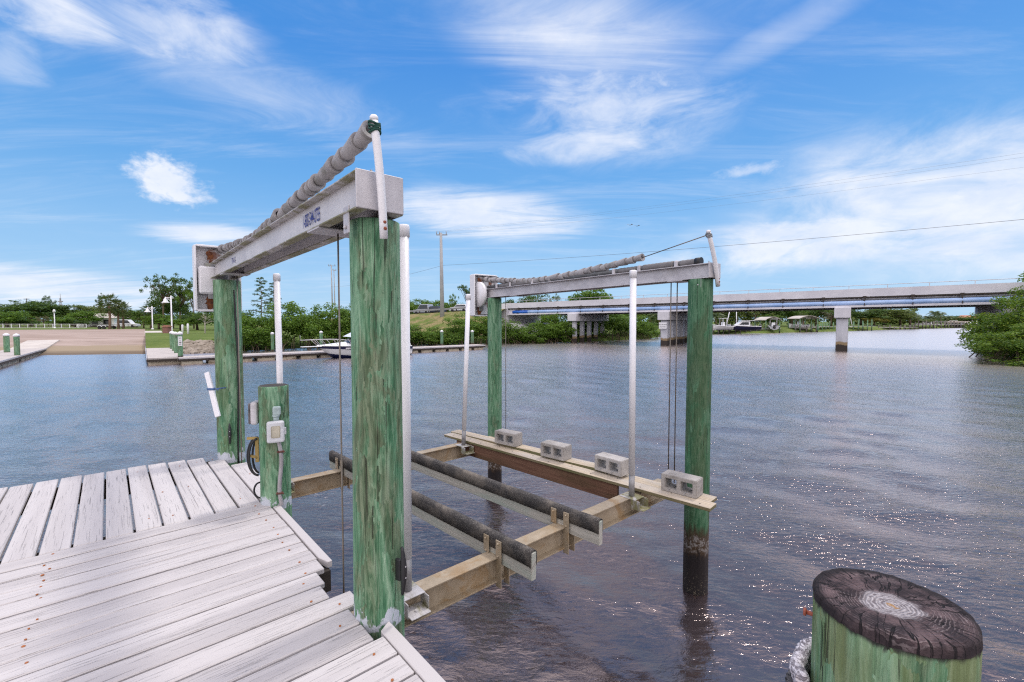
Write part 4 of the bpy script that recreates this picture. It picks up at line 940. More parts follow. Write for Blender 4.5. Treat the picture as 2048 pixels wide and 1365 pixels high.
def walkway_slab(label, pts, th=.25):
    T = thing('walkway', label, 'walkway', pts[0]); m = MB()
    rows = [[a, b, b - Zv * th, a - Zv * th] for a, b in zip(pts[::2], pts[1::2])]; g = m.grid(rows, close=True, smooth=False); m.bm.faces.new(g[0]); m.bm.faces.new(g[-1]); obj('slab', m, M['pconc'], T)
e = q + gu * 26; walkway_slab('concrete walkway sloping from the ramp top to the central floating dock', [e + gu * .1 + Zv * .46, e + gu * .1 + gn * 2.15 + Zv * .46, e + gu * 11 + Zv * 1.32, e + gu * 11 + gn * 2.1 + Zv * 1.32, e + gu * 24 + Zv * 1.66, e + gu * 24 + gn * 2.1 + Zv * 1.66])
q2 = V((-31.3, 26.5, 0)); floating_dock('floating dock along the left side of the boat ramp', q2, gu, -gn, 24.5, 2.6, 8)
e2 = q2 + gu * 24.5; walkway_slab('pale concrete walkway climbing from the left floating dock', [e2 + gu * .1 + Zv * .46, e2 + gu * .1 - gn * 2.6 + Zv * .46, e2 + gu * 10 + Zv * 1.02, e2 + gu * 10 - gn * 2.6 + Zv * 1.02])
def capped_pile(label, x, yb, zb, ytop, wpx, sign=False, D=None, group=None):
    p = at(x, yb, zb) if D is None else V((xat(x, D), D, zb)); D = p.y; zt = CZ + (643 - ytop) / 910 * D; r = wpx / 2 / 910 * D
    T = thing('dock_piling', label, 'piling', (p.x, p.y, 0), group); mb = pile_mesh(zt - r * .6, r, r, x, 16, 10, z0=-.5); bmesh.ops.translate(mb.bm, verts=mb.bm.verts, vec=(p.x, p.y, 0)); obj('timber', mb, [M['pile_far_dock'], M['dark']], T)
    m = MB(); m.lathe([(r * 1.08, -.12), (r * 1.1, .02), (r * .5, r * .55), (.01, r * .75)], (p.x, p.y, zt - r * .6), 16); obj('cap', m, M['white'], T)
    if sign:
        f = V((-p.x, -p.y, 0)).normalized(); s = V((-f.y, f.x, 0)); m = MB(); c = V((p.x, p.y, zt - .72)) + f * (r + .03); m.box(c, (.26, .02, .72), (s, f, Zv), .004); sb = obj('notice', m, M['gel'], T); m = MB()
        for k, w in ((.24, .16), (.02, .10), (-.10, .16), (-.22, .16)): m.box(c + f * .012 + Zv * k, (w, .006, .05), (s, f, Zv))
        obj('notice_print', m, M['dark'], sb)
capped_pile('left one of the two white-capped pilings on the left floating dock', 14, 705, .5, 667, 9); capped_pile('right one of the two white-capped pilings on the left floating dock', 34.5, 711, .5, 668, 9)
for lab, x, ytop, D, sg in (('white-capped green piling with a white notice beside the central dock', 359.5, 664, 35.0, True), ('white-capped green piling just behind the one with the notice', 351, 664.5, 38.5, False), ('third white-capped piling in the row along the central dock', 347, 664, 41.5, False), ('farthest white-capped piling in the row along the central dock', 343, 663, 44.5, False), ('white-capped piling behind the long dock, left of the motorboat', 544.5, 665, 42.5, False), ('white-capped piling behind the bow rail of the motorboat', 642, 662.5, 44.5, False), ('white-capped piling behind the far part of the long dock', 883.5, 661, 54.0, False), ('slim white-capped piling behind the leaning guide post at the long dock end', 944.5, 661, 56.0, False)):
    capped_pile(lab, x, 0, 0, ytop, 6.6 if sg else 6.0, sg, D) if x > 400 else capped_pile(lab, x, 0, 0, ytop, 9 if sg else 7, sg, D)
def riprap():
    rg = random.Random(8); m = MB()
    for i in range(420):
        x = rg.uniform(355, 470); f = rg.random(); p = at(x, 708 - (x - 360) * .04, 0); p = p + p.normalized() * (f * 4.2 - .5) + Zv * (-.05 + f * 1.05); r = rg.uniform(.16, .42)
        r_ = bmesh.ops.create_icosphere(m.bm, subdivisions=1, radius=r, matrix=Matrix.Translation(p) @ Matrix.Rotation(rg.random() * 6, 4, 'Z') @ Matrix.Diagonal((1.2, .9, .7, 1)))
        for v in r_['verts']: v.co += V((rg.uniform(-1, 1), rg.uniform(-1, 1), rg.uniform(-1, 1))) * r * .2
    tag(obj('rubble_rocks', m, concrete('rock', (.20, .165, .13), (.36, .31, .26), 1.2, .03, .4)), 'tan rubble rocks piled along the bank below the lawn', 'rocks', kind='stuff')
riprap()

# ---------------------------------------------------------------- moored motorboat
def motorboat():
    p = V((-16.5, 38.4, 0)); u, s = DU, DN; T = thing('motorboat', 'white cabin motorboat with a navy stripe moored at the long dock', 'boat', p); L = 8.3
    def P(l, y, z): return p + u * l + s * y + Zv * z
    st = []
    for l in np.linspace(0, L, 22):
        f = l / L; hb = 1.32 * (1 - (1 - min(1, f / .62)) ** 2.2) + .02; sh = 1.08 - .22 * f; ch = hb * (.55 + .33 * min(1, f * 1.6)); kz = -.35 + .95 * (1 - min(1, f / .22)) ** 1.6; cz = .12 + .38 * (1 - min(1, f / .45)) ** 1.3; sl = -.75 * (1 - min(1, f / .25))
        st.append((l, hb, sh, ch, kz, cz, sl))
    m = MB(); rows = []
    for l, hb, sh, ch, kz, cz, sl in st:
        def fw(z): return l + (.62 * (1 - (z - kz) / max(.2, sh - kz))) * (1 - min(1, l / L / .5))
        w1, w2, w3 = ch + (hb - ch) * .25, ch + (hb - ch) * .62, hb
        z1, z2, z3 = cz + (sh - cz) * .25, cz + (sh - cz) * .66, sh
        half = [(w3, z3), (w2 + .03, z2 + .13), (w2, z2), (w1, z1), (ch, cz)]
        rows.append([P(fw(z), y, z) for y, z in half] + [P(fw(kz), 0, kz)] + [P(fw(z), -y, z) for y, z in half[::-1]])
    g = m.grid(rows); m.bm.faces.new(g[-1])
    for i, f in enumerate(m.bm.faces):
        if i < 210: f.material_index = 1 if i % 10 in (0, 1, 8, 9) else 2 if i % 10 in (4, 5) else 0
    obj('hull', m, [M['gel'], M['navy'], M['navy']], T)
    m = MB(); rows = []
    for l, hb, sh, ch, kz, cz, sl in st[:13]: rows.append([P(l, y * hb * 1.0, sh + .02 + (1 - abs(y) ** 2.2) * (.10 + .34 * min(1, max(0, l - .4) / 2.6))) for y in np.linspace(1, -1, 11)])
    m.grid(rows); obj('foredeck', m, M['gel'], T)
    m = MB()
    for k in (1, -1): m.prism([P(4.4, k * 1.3, .98), P(4.4, k * 1.15, 1.35), P(L - .2, k * 1.25, 1.12), P(L - .2, k * 1.3, .86)], s * -k * .14)
    m.box(P(L - .1, 0, .55), (.12, 2.5, .75), (u, s, Zv), .03); m.box(P(6.3, 0, .45), (3.6, 2.3, .08), (u, s, Zv)); obj('cockpit', m, M['gel'], T)
    m = MB(); rows = [[P(2.5 + .35 * (1 - abs(y)) * -.6, y * 1.0, 1.34) for y in np.linspace(1, -1, 9)], [P(3.4 - .2 * (1 - abs(y)), y * .92, 1.92) for y in np.linspace(1, -1, 9)]]
    m.grid(rows); obj('windshield', m, GLASS, T)
    m = MB(); m.prism([P(2.55, -1.0, 1.82), P(3.7, -.95, 2.35), P(6.3, -1.0, 2.25), P(6.6, -1.05, 2.05), P(4.4, -1.0, 1.92)], s * 2.0, bev=.03); obj('canvas_cover', m, M['gel'], T)
    m = MB()
    for k in (1, -1):
        for l in (3.6, 6.2): m.tube([P(l, k * 1.1, 1.2), P(l + .1, k * 1.0, 2.05)], .02, 6)
    obj('cover_frame', m, M['alu'], T)
    m = MB(); pu = [(-1.25, .22, 1.62), (.2, .55, 1.64), (1.5, 1.0, 1.62), (3.2, 1.18, 1.52)]
    for k in (1, -1): m.tube([P(l, k * y, z) for l, y, z in pu], .020, 8)
    m.tube([P(-1.25, .22, 1.62), P(-1.32, 0, 1.62), P(-1.25, -.22, 1.62)], .02, 8); m.tube([P(-1.3, 0, 1.6), P(-1.32, 0, 2.05)], .014, 6)
    for k in (1, -1):
        for l, l2, y in ((-.35, .15, .4), (.1, .5, .55), (.6, 1.05, .75), (1.1, 1.5, .9), (2.0, 2.3, 1.05), (2.3, 2.65, 1.08)): m.tube([P(l, k * y * .95, 1.62), P(l2, k * y, 1.12)], .016, 6)
    obj('bow_rail', m, M['alu'], T)
    m = MB(); m.box(P(-.45, 0, 1.06), (1.6, .45, .07), (u, s, Zv), .02); obj('bow_pulpit', m, M['gel'], T)
    for l in (2.3, 3.6):
        m = MB(); m.box(P(l, -1.22 - (.06 if l > 3 else -.05), .86), (.55, .05, .11), (u, s, Zv), .02); obj('porthole', m, M['alu'], T)
    m = MB(); m.box(P(L + .22, 0, .75), (.42, .42, .65), (u, s, Zv), .08, seg=2); m.box(P(L + .2, 0, .1), (.22, .12, .9), (u, s, Zv), .03); obj('outboard_motor', m, M['black'], T)
motorboat()

# ---------------------------------------------------------------- lamps, poles, fence, small things on the ramp side
def lamp(label, x, yb, ytop, D, zb, arm=-1):
    X_ = xat(x, D); zt = CZ + (643 - ytop) / 910 * D; T = thing('street_lamp', label, 'street lamp', (X_, D, zb)); m = MB(); m.tube([(X_, D, zb), (X_, D, zb + .5), (X_, D, zt)], [.17, .10, .085], 12); m.lathe([(.22, 0), (.22, .12), (.14, .25)], (X_, D, zb), 12); obj('pole', m, M['white'], T)
    if not arm: 
        m = MB(); m.lathe([(.05, .6), (.16, .55), (.30, .0), (.05, -.05)], (X_, D, zt - .2), 12); obj('lamp_shade', m, M['white'], T); return
    m = MB(); m.tube([(X_, D, zt - .35), (X_ + arm * .45, D, zt - .32), (X_ + arm * .85, D, zt - .28)], .05, 8); m.tube([(X_, D, zt - .9), (X_ + arm * .3, D, zt - .62), (X_ + arm * .6, D, zt - .34)], .03, 8); m.tube([(X_, D, zt), (X_ - arm * .3, D, zt - .45), (X_ - arm * .42, D, zt - .30)], .03, 8); obj('arm', m, M['white'], T)
    m = MB(); m.lathe([(.52, -.80), (.50, -.72), (.30, -.55), (.24, -.25), (.10, -.08), (.05, .12)], (X_ + arm * .85, D, zt - .3), 16); obj('lamp_shade', m, M['white'], T)
lamp('tall white bell lamp post rising behind the row of capped pilings', 344, 666, 592, 70, 1.35); lamp('white bell lamp post on the walkway at the ramp top', 305.5, 663, 613, 85, 1.64); lamp('short white lamp post in front of the white fence', 110, 657, 623, 98, 1.66, 0)
def fence():
    T = thing('fence', 'low white railing with mesh panels along the top of the ramp', 'fence', (xat(-40, 100), 100, 1.66)); z0, z1 = 1.66, 2.62; m = MB(); xs = np.linspace(xat(-60, 100), xat(173, 100), 15)
    for x in xs: m = MB(); m.box((x, 100, (z0 + z1) / 2), (.11, .11, z1 - z0)); obj('post', m, M['white'], T)
    m = MB()
    for z in (1.76, z1 - .06): m.box((((xs[0] + xs[-1]) / 2), 100, z), (xs[-1] - xs[0], .05, .06))
    obj('rail', m, M['white'], T); m = MB()
    for x in np.arange(xs[0], xs[-1], .30): m.box((x, 100, 2.17), (.05, .03, .80))
    obj('mesh_panel', m, M['steel'], T)
    F = thing('fence', 'dark low fence right of the white railing', 'fence', (xat(200, 104), 104, 1.66)); m = MB(); a, b = xat(174, 104), xat(290, 104)
    for x in np.arange(a, b, .28): m.box((x, 104, 2.05), (.06, .03, .8))
    m.box(((a + b) / 2, 104, 2.42), (b - a, .06, .06)); obj('mesh_panel', m, M['dark'], F)
fence()
def trailer():
    D = 90; T = thing('boat_trailer', 'empty boat trailer parked at the top of the ramp', 'trailer', (xat(203, D), D, 1.64)); a, b = xat(184, D), xat(222, D); m = MB(); z = 2.1
    m.box(((a + b) / 2, D - .9, z), (b - a, .1, .12)); m.box(((a + b) / 2, D + .9, z), (b - a, .1, .12))
    for x in np.linspace(a + .6, b - .2, 4): m.box((x, D, z + .1), (.1, 1.9, .1))
    m.box((a + .7, D, z + .22), (.3, .9, .12)); obj('frame', m, M['dark'], T)
    for x in (b - 1.2, b - .35):
        for k in (-1.15, 1.15):
            m = MB(); m.lathe([(.15, -.1), (.33, -.1), (.33, .1), (.15, .1)], (x, D + k, 1.64 + .33), 14, 0, False, (X, Zv, Y)); obj('wheel', m, TYRE, T); m = MB(); m.tube([(x + .42 * math.cos(q), D + k, 1.98 + .42 * math.sin(q)) for q in np.linspace(.2, math.pi - .2, 9)], .06, 6); obj('fender', m, M['white'], T)
trailer()
car('parked_van', 'white van parked behind the trailer near the palms', 'van', (xat(256, 108), 108, 1.68), (1, .2, 0), white_p, H=1.9)
def brick_pier():
    D = 66; X_ = xat(334, D); T = thing('brick_pier', 'low brick pier with a capped top beside the lawn', 'pier', (X_, D, 1.3)); m = MB(); m.box((X_, D, 1.80), (.75, .75, 1.1)); obj('shaft', m, concrete('brick', (.20, .10, .085), (.28, .15, .13), 6, .01, .5), T); m = MB(); m.box((X_, D, 2.42), (.95, .95, .14), bev=.03); m.box((X_, D, 2.55), (.6, .6, .12), bev=.03); obj('cap', m, concrete('terracotta', (.30, .14, .10), (.36, .19, .14), 6), T)
brick_pier()
for x, yt, D, lab in ((365, 649.5, 66, 'shorter of two white bollards on the lawn'), (376, 647.5, 64, 'taller of two white bollards on the lawn')):
    m = MB(); X_ = xat(x, D); zt = CZ + (643 - yt) / 910 * D; m.tube([(X_, D, 1.1), (X_, D, zt - .1), (X_, D, zt)], [.13, .13, .06], 12); solo('bollard', m, M['white'], lab, 'bollard', loc=(X_, D, 1.1))
def disc(name, x, D, z, r): 
    m = MB(); m.lathe([(r, -.1), (r * .9, .05), (r * .3, .12)], (xat(x, D), D, z), 18); struct(name, m, concrete('red_mulch', (.20, .045, .02), (.28, .08, .04), 3, .02))
disc('mulch_bed', 371, 66.5, 1.34, 1.5); disc('mulch_bed', 409, 66, 1.32, 1.3)
def utility(label, x, yt, yb, D, zb, r0, r1, armz):
    X_ = xat(x, D); zt = CZ + (643 - yt) / 910 * D; T = thing('utility_pole', label, 'utility pole', (X_, D, zb)); m = MB(); m.tube([(X_, D, zb), (X_ - .1 * (zt - zb) * .1, D, zt)], [r0, r1], 14); obj('pole', m, M['polec'], T)
    m = MB(); w = armz; m.box((X_, D, zt - .35), (w * 2, .14, .16))
    obj('crossarm', m, M['galv'], T)
    for k in (-.95, -.45, .8):
        m = MB(); m.tube([(X_ + k * w, D, zt - .3), (X_ + k * w, D, zt + .25)], .07, 6); obj('insulator', m, M['galv'], T)
    return V((X_, D, zt))
M['polec'] = concrete('grey_pole', (.30, .30, .31), (.40, .40, .40), .8, .004, .2)
U0 = utility('tall grey utility pole standing on the grassy embankment', 885, 468, 652, 80, 1.6, .42, .22, .95)
U1 = utility('distant thin utility pole seen under the lettered beam', 666, 531, 640, 150, 1.8, .26, .16, 1.2)
U2 = utility('pale steel pole far behind, next to the thin utility pole', 671, 540, 640, 160, 1.8, .22, .12, .6)
def mast(label, x, yt, D):
    X_ = xat(x, D); zt = CZ + (643 - yt) / 910 * D; T = thing('radio_mast', label, 'mast', (X_, D, 1.8)); m = MB()
    for k in range(3): q = k * 2.1; m.tube([(X_ + .7 * math.cos(q), D + .7 * math.sin(q), 1.8), (X_ + .25 * math.cos(q), D + .25 * math.sin(q), zt - 2)], .10, 5)
    m.tube([(X_, D, zt - 4), (X_, D, zt)], .09, 5)
    for z in np.arange(6, zt - 2, 2): m.box((X_, D, z), (.9, .9, .06))
    obj('lattice', m, M['galv'], T); m = MB()
    for z in (zt - 3.6, zt - 5.2): m.box((X_, D, z), (1.9, .5, .4))
    obj('antenna', m, M['galv'], T)
mast('far radio mast above the left trees', 123.5, 588, 210)
m = MB(); X_ = xat(56, 200); m.tube([(X_, 200, 1.8), (X_, 200, 13.2)], .18, 6); m.box((X_, 200, 12.9), (2.4, .2, .25)); solo('utility_pole', m, M['wirew'], 'faraway pole top above the rounded oak on the left', 'utility pole', loc=(X_, 200, 1.8))
def wire(a, b, sag, label, r=.022):
    a, b = V(a), V(b); pts = [a.lerp(b, f) - Zv * sag * 4 * f * (1 - f) for f in np.linspace(0, 1, 24)]; m = MB(); m.tube(pts, r, 5, cap=False); solo('overhead_wire', m, M['wirew'], label, 'wire', loc=tuple(pts[0]), group='wires across the sky')
wb = BD; w0 = V((U0.x + .15, 80, 12.95)); w1 = w0 + wb * 110; w1.z = 12.7; wire(w0, w1, .9, 'single lower overhead wire crossing the sky to the right of the tall utility pole', .019)
wire(w0, V((U1.x, 150, 14.5)), .8, 'lower overhead wire running back from the tall utility pole to the distant pole', .019)
for k, lab in ((-.85, 'topmost'), (-.4, 'middle'), (.75, 'lowest')):
    a = U0 + V((k, 0, .2 - .3 * abs(k + .85))); wire(a, a + wb * 110 + V((0, 0, -.6 - .5 * (k + .85))), 1.0, lab + ' of three faint wires from the top of the tall utility pole', .006)
def bird(label, x, y, D, rz):
    p = atd(x, y, D); m = MB(); u = V((math.cos(rz), .3, .12)).normalized()
    m.tube([p - Y * .22, p, p + Y * .28], [.02, .07, .02], 6)
    for k in (1, -1): m.prism([p + Y * .1, p + u * k * .45 + Zv * .28, p + u * k * .9 + Zv * .16, p + u * k * .42 + Zv * .2 - Y * .12, p - Y * .06], Zv * .015)
    solo('gull', m, M['wirew'], label, 'bird', loc=tuple(p))
bird('left one of two distant gulls gliding over the far beam', 1260, 451, 110, .3); bird('right one of two distant gulls gliding over the far beam', 1274, 453, 112, -.5)

# ---------------------------------------------------------------- vegetation
def leafmat(name, cols, tr=.46, rough=.55):
    m, nt = newmat(name); g = nt.nodes.new('ShaderNodeNewGeometry').outputs['Random Per Island']
    n = len(cols); c = ramp(nt, g, *[(i / max(1, n - 1), q) for i, q in enumerate(cols)])
    big = noi(nt, rvec(nt, tc(nt)), 5.0, 3, .6); c = mix(nt, mt(nt, 'MULTIPLY', smooth(nt, big, .45, .65), .45), c, cols[0])
    p = nd(nt, 'ShaderNodeBsdfPrincipled', {'Base Color': c, 'Roughness': rough, 'Specular IOR Level': .35}); t = nd(nt, 'ShaderNodeBsdfTranslucent', {0: mix(nt, .35, c, (.16, .20, .02))})
    nd(nt, 'ShaderNodeOutputMaterial', {0: nd(nt, 'ShaderNodeMixShader', {0: tr, 1: p, 2: t})}); return m
LM = dict(
    mangrove=leafmat('mangrove_leaf', [(.055, .120, .012), (.095, .200, .020), (.145, .270, .028), (.22, .34, .05)], .45),
    near=leafmat('near_mangrove_leaf', [(.050, .120, .010), (.095, .195, .018), (.150, .265, .026), (.26, .33, .035)], .45),
    dark=leafmat('dark_leaf', [(.034, .078, .016), (.052, .115, .022), (.082, .160, .030), (.125, .205, .045)]),
    olive=leafmat('olive_leaf', [(.075, .115, .026), (.115, .165, .038), (.16, .21, .055), (.21, .25, .07)]),
    lime=leafmat('lime_leaf', [(.05, .12, .012), (.08, .17, .018), (.12, .22, .03), (.15, .24, .04)]),
    gold=leafmat('golden_leaf', [(.09, .12, .018), (.17, .17, .022), (.25, .20, .03), (.30, .20, .035)]),
    grey=leafmat('grey_leaf', [(.10, .10, .06), (.15, .14, .09), (.20, .18, .13), (.12, .13, .06)]),
    pink=leafmat('pink_leaf', [(.07, .12, .02), (.10, .16, .03), (.30, .20, .17), (.35, .24, .20)]),
    palm=leafmat('palm_leaf', [(.04, .08, .018), (.065, .11, .025), (.10, .145, .035), (.17, .15, .06)], .25, .45))
BARK = concrete('bark', (.10, .075, .05), (.19, .145, .10), 3, .03, .4); PBARK = concrete('palm_bark', (.16, .105, .075), (.24, .165, .12), 4, .03, .4); WBARK = concrete('pale_bark', (.42, .38, .33), (.58, .53, .47), 3, .02, .3)
def cloud_mesh(name, clumps, n, leaf, seed, mat, squash=1.0, zmin=.015, asp=.5, up=.35):
    """n small leaf blades spread through the clumps, mostly near their outer skins"""
    g = np.random.default_rng(seed); c = np.array([q[:3] for q in clumps]); r = np.array([q[3] for q in clumps]); w = r ** 2; k = g.choice(len(r), n, p=w / w.sum())
    d = g.normal(size=(n, 3)); d /= np.linalg.norm(d, axis=1)[:, None]; d[:, 2] = np.where(g.random(n) < .55, np.abs(d[:, 2]), d[:, 2])
    p = c[k] + d * np.array([1, 1, squash]) * (r[k] * g.random(n) ** .45)[:, None]; ok = p[:, 2] > zmin; p, d = p[ok], d[ok]; n = len(p)
    nm = d + g.normal(size=(n, 3)) * .75 + np.array([0, 0, up]); nm /= np.linalg.norm(nm, axis=1)[:, None]
    t = np.cross(nm, g.normal(size=(n, 3))); t /= np.linalg.norm(t, axis=1)[:, None]; b = np.cross(nm, t); s = leaf * g.uniform(.6, 1.35, (n, 1))
    v = np.stack([p - t * s, p + b * s * asp, p + t * s, p - b * s * asp], 1).reshape(-1, 3)
    me = bpy.data.meshes.new(name); me.vertices.add(4 * n); me.vertices.foreach_set('co', v.ravel()); me.loops.add(4 * n); me.loops.foreach_set('vertex_index', np.arange(4 * n, dtype=np.int32))
    me.polygons.add(n); me.polygons.foreach_set('loop_start', np.arange(0, 4 * n, 4, dtype=np.int32)); me.polygons.foreach_set('loop_total', np.full(n, 4, dtype=np.int32)); me.update(); me.validate(); me.materials.append(mat); return me
def shell_clumps(rg, k, cz, rx, rz, r0, r1, fill=.3):
    out = []
    for i in range(k):
        while True:
            d = V((rg.gauss(0, 1), rg.gauss(0, 1), rg.gauss(0, 1))).normalized()
            if d.z > -.55: break
        f = rg.uniform(.55, 1.0) if rg.random() > fill else rg.uniform(.1, .6); lump = 1 + .22 * mn.noise(d * 1.7 + V((k, 3, 1)))
        r = rg.uniform(r0, r1); out.append((d.x * (rx - r * .6) * f * lump, d.y * (rx - r * .6) * f * lump, cz + d.z * (rz - r * .6) * f * lump, r))
    return out
def limbs(mb, rg, clumps, base, top, r, n=7):
    mb.tube([V((0, 0, base - .03)), V((.01, 0, (base + top) / 2)), V((0, .01, top))], [r * 1.25, r, r * .7], 8)
    for q in rg.sample(clumps, min(n, len(clumps))):
        e = V(q[:3]); s0 = V((0, 0, base + (top - base) * rg.uniform(.55, 1))); mb.tube([s0, s0.lerp(e, .5) + V((0, 0, .03)), e], [r * .5, r * .32, r * .12], 6)
PAIRS = {}
def plant(kind, variant, mat):
    """(crown mesh, trunk mesh) in a unit box: 1 wide, 1 tall, standing on z = 0"""
    key = (kind, variant, mat)
    if key in PAIRS: return PAIRS[key]
    rg = random.Random(sum(map(ord, kind)) * 7 + variant * 31); sd = rg.randrange(9999); tb = MB()
    if kind == 'bush':
        cl = shell_clumps(rg, 70, .42, .52, .58, .07, .15, .45); cm = cloud_mesh('foliage', cl, 9000, .018, sd, LM[mat])
        for i in range(26):
            a = rg.uniform(0, 6.28); r = rg.uniform(.15, .44); p = V((math.cos(a) * r, math.sin(a) * r, -.03)); q = V((math.cos(a) * r * .5, math.sin(a) * r * .5, rg.uniform(.2, .4))); tb.tube([p, p.lerp(q, .5) + V((math.cos(a) * .03, math.sin(a) * .03, .04)), q], [.006, .006, .004], 5)
    elif kind == 'nearbush':
        cl = shell_clumps(rg, 90, .40, .54, .60, .05, .13, .4); cm = cloud_mesh('foliage', cl, 15000, .0135, sd, LM[mat])
        for i in range(20):
            a = rg.uniform(0, 6.28); r = rg.uniform(.15, .44); p = V((math.cos(a) * r, math.sin(a) * r, -.04)); q = V((math.cos(a) * r * .4, math.sin(a) * r * .4, rg.uniform(.3, .6))); tb.tube([p, p.lerp(q, .5), q], [.007, .006, .003], 5)
    elif kind == 'round':
        cl = shell_clumps(rg, 56, .53, .52, .48, .07, .15, .40); cm = cloud_mesh('crown', cl, 5600, .022, sd, LM[mat]); limbs(tb, rg, cl, 0, .5, .028, 9)
    elif kind == 'airy':
        cl = shell_clumps(rg, 40, .60, .52, .40, .045, .095, .25); cm = cloud_mesh('crown', cl, 2300, .017, sd, LM[mat], .8); limbs(tb, rg, cl, 0, .62, .020, 22)
    elif kind == 'umbrella':
        cl = [(math.cos(a) * r, math.sin(a) * r, .80 + .16 * (1 - (r / .5) ** 2) + rg.uniform(-.09, .02), rg.uniform(.06, .11)) for a, r in ((rg.uniform(0, 6.28), .5 * rg.random() ** .5) for i in range(26))]; cm = cloud_mesh('crown', cl, 1500, .020, sd, LM[mat], .6); limbs(tb, rg, cl, 0, .66, .022, 16)
    elif kind == 'layered':
        cl = []; tb.tube([V((0, 0, -.02)), V((.01, 0, .5)), V((0, 0, 1))], [.022, .013, .003], 7)
        for i in range(30):
            z = .30 + .68 * (i / 29); a = i * 2.4 + rg.uniform(-.4, .4); L = (.50 * (1 - (z - .3) / .85) + .05) * rg.uniform(.7, 1.1); e = V((math.cos(a) * L, math.sin(a) * L, z - .03 + .03 * rg.random()))
            tb.tube([V((0, 0, z - .03)), V((0, 0, z - .03)).lerp(e, .6) + Zv * .012, e], [.007, .005, .002], 5)
            for f in (.45, .7, .95): p = V((0, 0, z)).lerp(e, f); cl.append((p.x, p.y, p.z, .055 + .03 * f))
        cm = cloud_mesh('crown', cl, 2600, .015, sd, LM[mat], .30)
    elif kind == 'fanpalm':
        cb = MB(); tb.tube([V((0, 0, -.02)), V((.01, .01, .35)), V((0, 0, .72))], [.055, .042, .05], 9); h = V((0, 0, .74))
        for i in range(44):
            a = i * 2.39996; el = math.asin(max(-1, min(1, -.65 + 1.6 * i / 43))); d = V((math.cos(a) * math.cos(el), math.sin(a) * math.cos(el), math.sin(el))); c = h + d * .26 * rg.uniform(.8, 1.1); s = d.cross(Zv).normalized(); up_ = s.cross(d)
            for q in np.linspace(-1.25, 1.25, 9):
                t = (d * math.cos(q) + s * math.sin(q)).normalized(); e = c + t * .20 * rg.uniform(.8, 1.1) - Zv * .07 * abs(math.cos(el)) * rg.uniform(.6, 1.2); w = t.cross(up_) * .013
                cb.face([c, c.lerp(e, .5) + w + up_ * .01, e, c.lerp(e, .5) - w + up_ * .01])
            cb.tube([h, c], .006, 4)
        cm = mbmesh('crown', cb, [LM[mat]])
    else:                                                            # feather palm
        cb = MB(); lean = rg.uniform(-.06, .06); tb.tube([V((0, 0, -.02)), V((lean * .4, 0, .35)), V((lean, 0, .70))], [.028, .019, .017], 8); h = V((lean, 0, .71))
        for i in range(20):
            a = i * 2.39996; el = .95 - 1.35 * (i / 19); d = V((math.cos(a) * math.cos(el), math.sin(a) * math.cos(el), math.sin(el))); s = V((-math.sin(a), math.cos(a), 0)); L = .46; pts = []
            for f in np.linspace(0, 1, 9): pts.append(h + d * L * f - Zv * .26 * f * f)
            cb.tube(pts, [.007 * (1 - .8 * f) for f in np.linspace(0, 1, 9)], 4)
            for j in range(1, 9):
                for f in (0, .5):
                    p = pts[j - 1].lerp(pts[j], f + .25); t = (pts[j] - pts[j - 1]).normalized()
                    for k in (1, -1):
                        e = p + (s * k * .8 + t * .5 - Zv * .45).normalized() * .15 * math.sin(.5 + 2.3 * (j + f) / 9.5); cb.face([p - t * .010, p.lerp(e, .5) - t * .012, e, p.lerp(e, .5) + t * .012])
        cm = mbmesh('crown', cb, [LM[mat]])
    co = np.empty(len(cm.vertices) * 3, dtype=np.float32); cm.vertices.foreach_get('co', co); co = co.reshape(-1, 3); k = .5 / np.percentile(np.abs(co[:, :2]), 99.3); kz = 1.0 / np.percentile(co[:, 2], 99.6)
    co *= (k, k, kz); cm.vertices.foreach_set('co', co.ravel()); cm.update()
    for v in tb.bm.verts: v.co = (v.co.x * k, v.co.y * k, v.co.z * kz)
    PAIRS[key] = (cm, mbmesh('trunk', tb, [PBARK if 'palm' in kind else BARK])); return PAIRS[key]
def grow(kind, variant, mat, x, D, ytop, wpx, zb, label, group=None, name=None, cat=None, hscale=None):
    cm, tm = plant(kind, variant, mat); X_ = xat(x, D); zt = CZ + (643 - ytop) / 910 * D; w = wpx / 910 * D
    nm = name or {'bush': 'mangrove_bush', 'nearbush': 'mangrove_bush', 'fanpalm': 'palm_tree', 'palm': 'palm_tree', 'layered': 'conifer_tree'}.get(kind, 'leafy_tree')
    T = bpy.data.objects.new(nm, None); COL.objects.link(T); T.location = (X_, D, zb); T.scale = (w, w, zt - zb); T.rotation_euler.z = (x * 1.37 + D) % 6.28; tag(T, label, cat or ('bush' if 'bush' in nm else 'palm' if 'palm' in nm else 'tree'), group)
    for q, me in (('foliage' if 'bush' in kind else 'crown', cm), ('roots' if 'bush' in kind else 'trunk', tm)): link(bpy.data.objects.new(q, me), T)
    return T
G1 = 'mangroves behind the long floating dock'
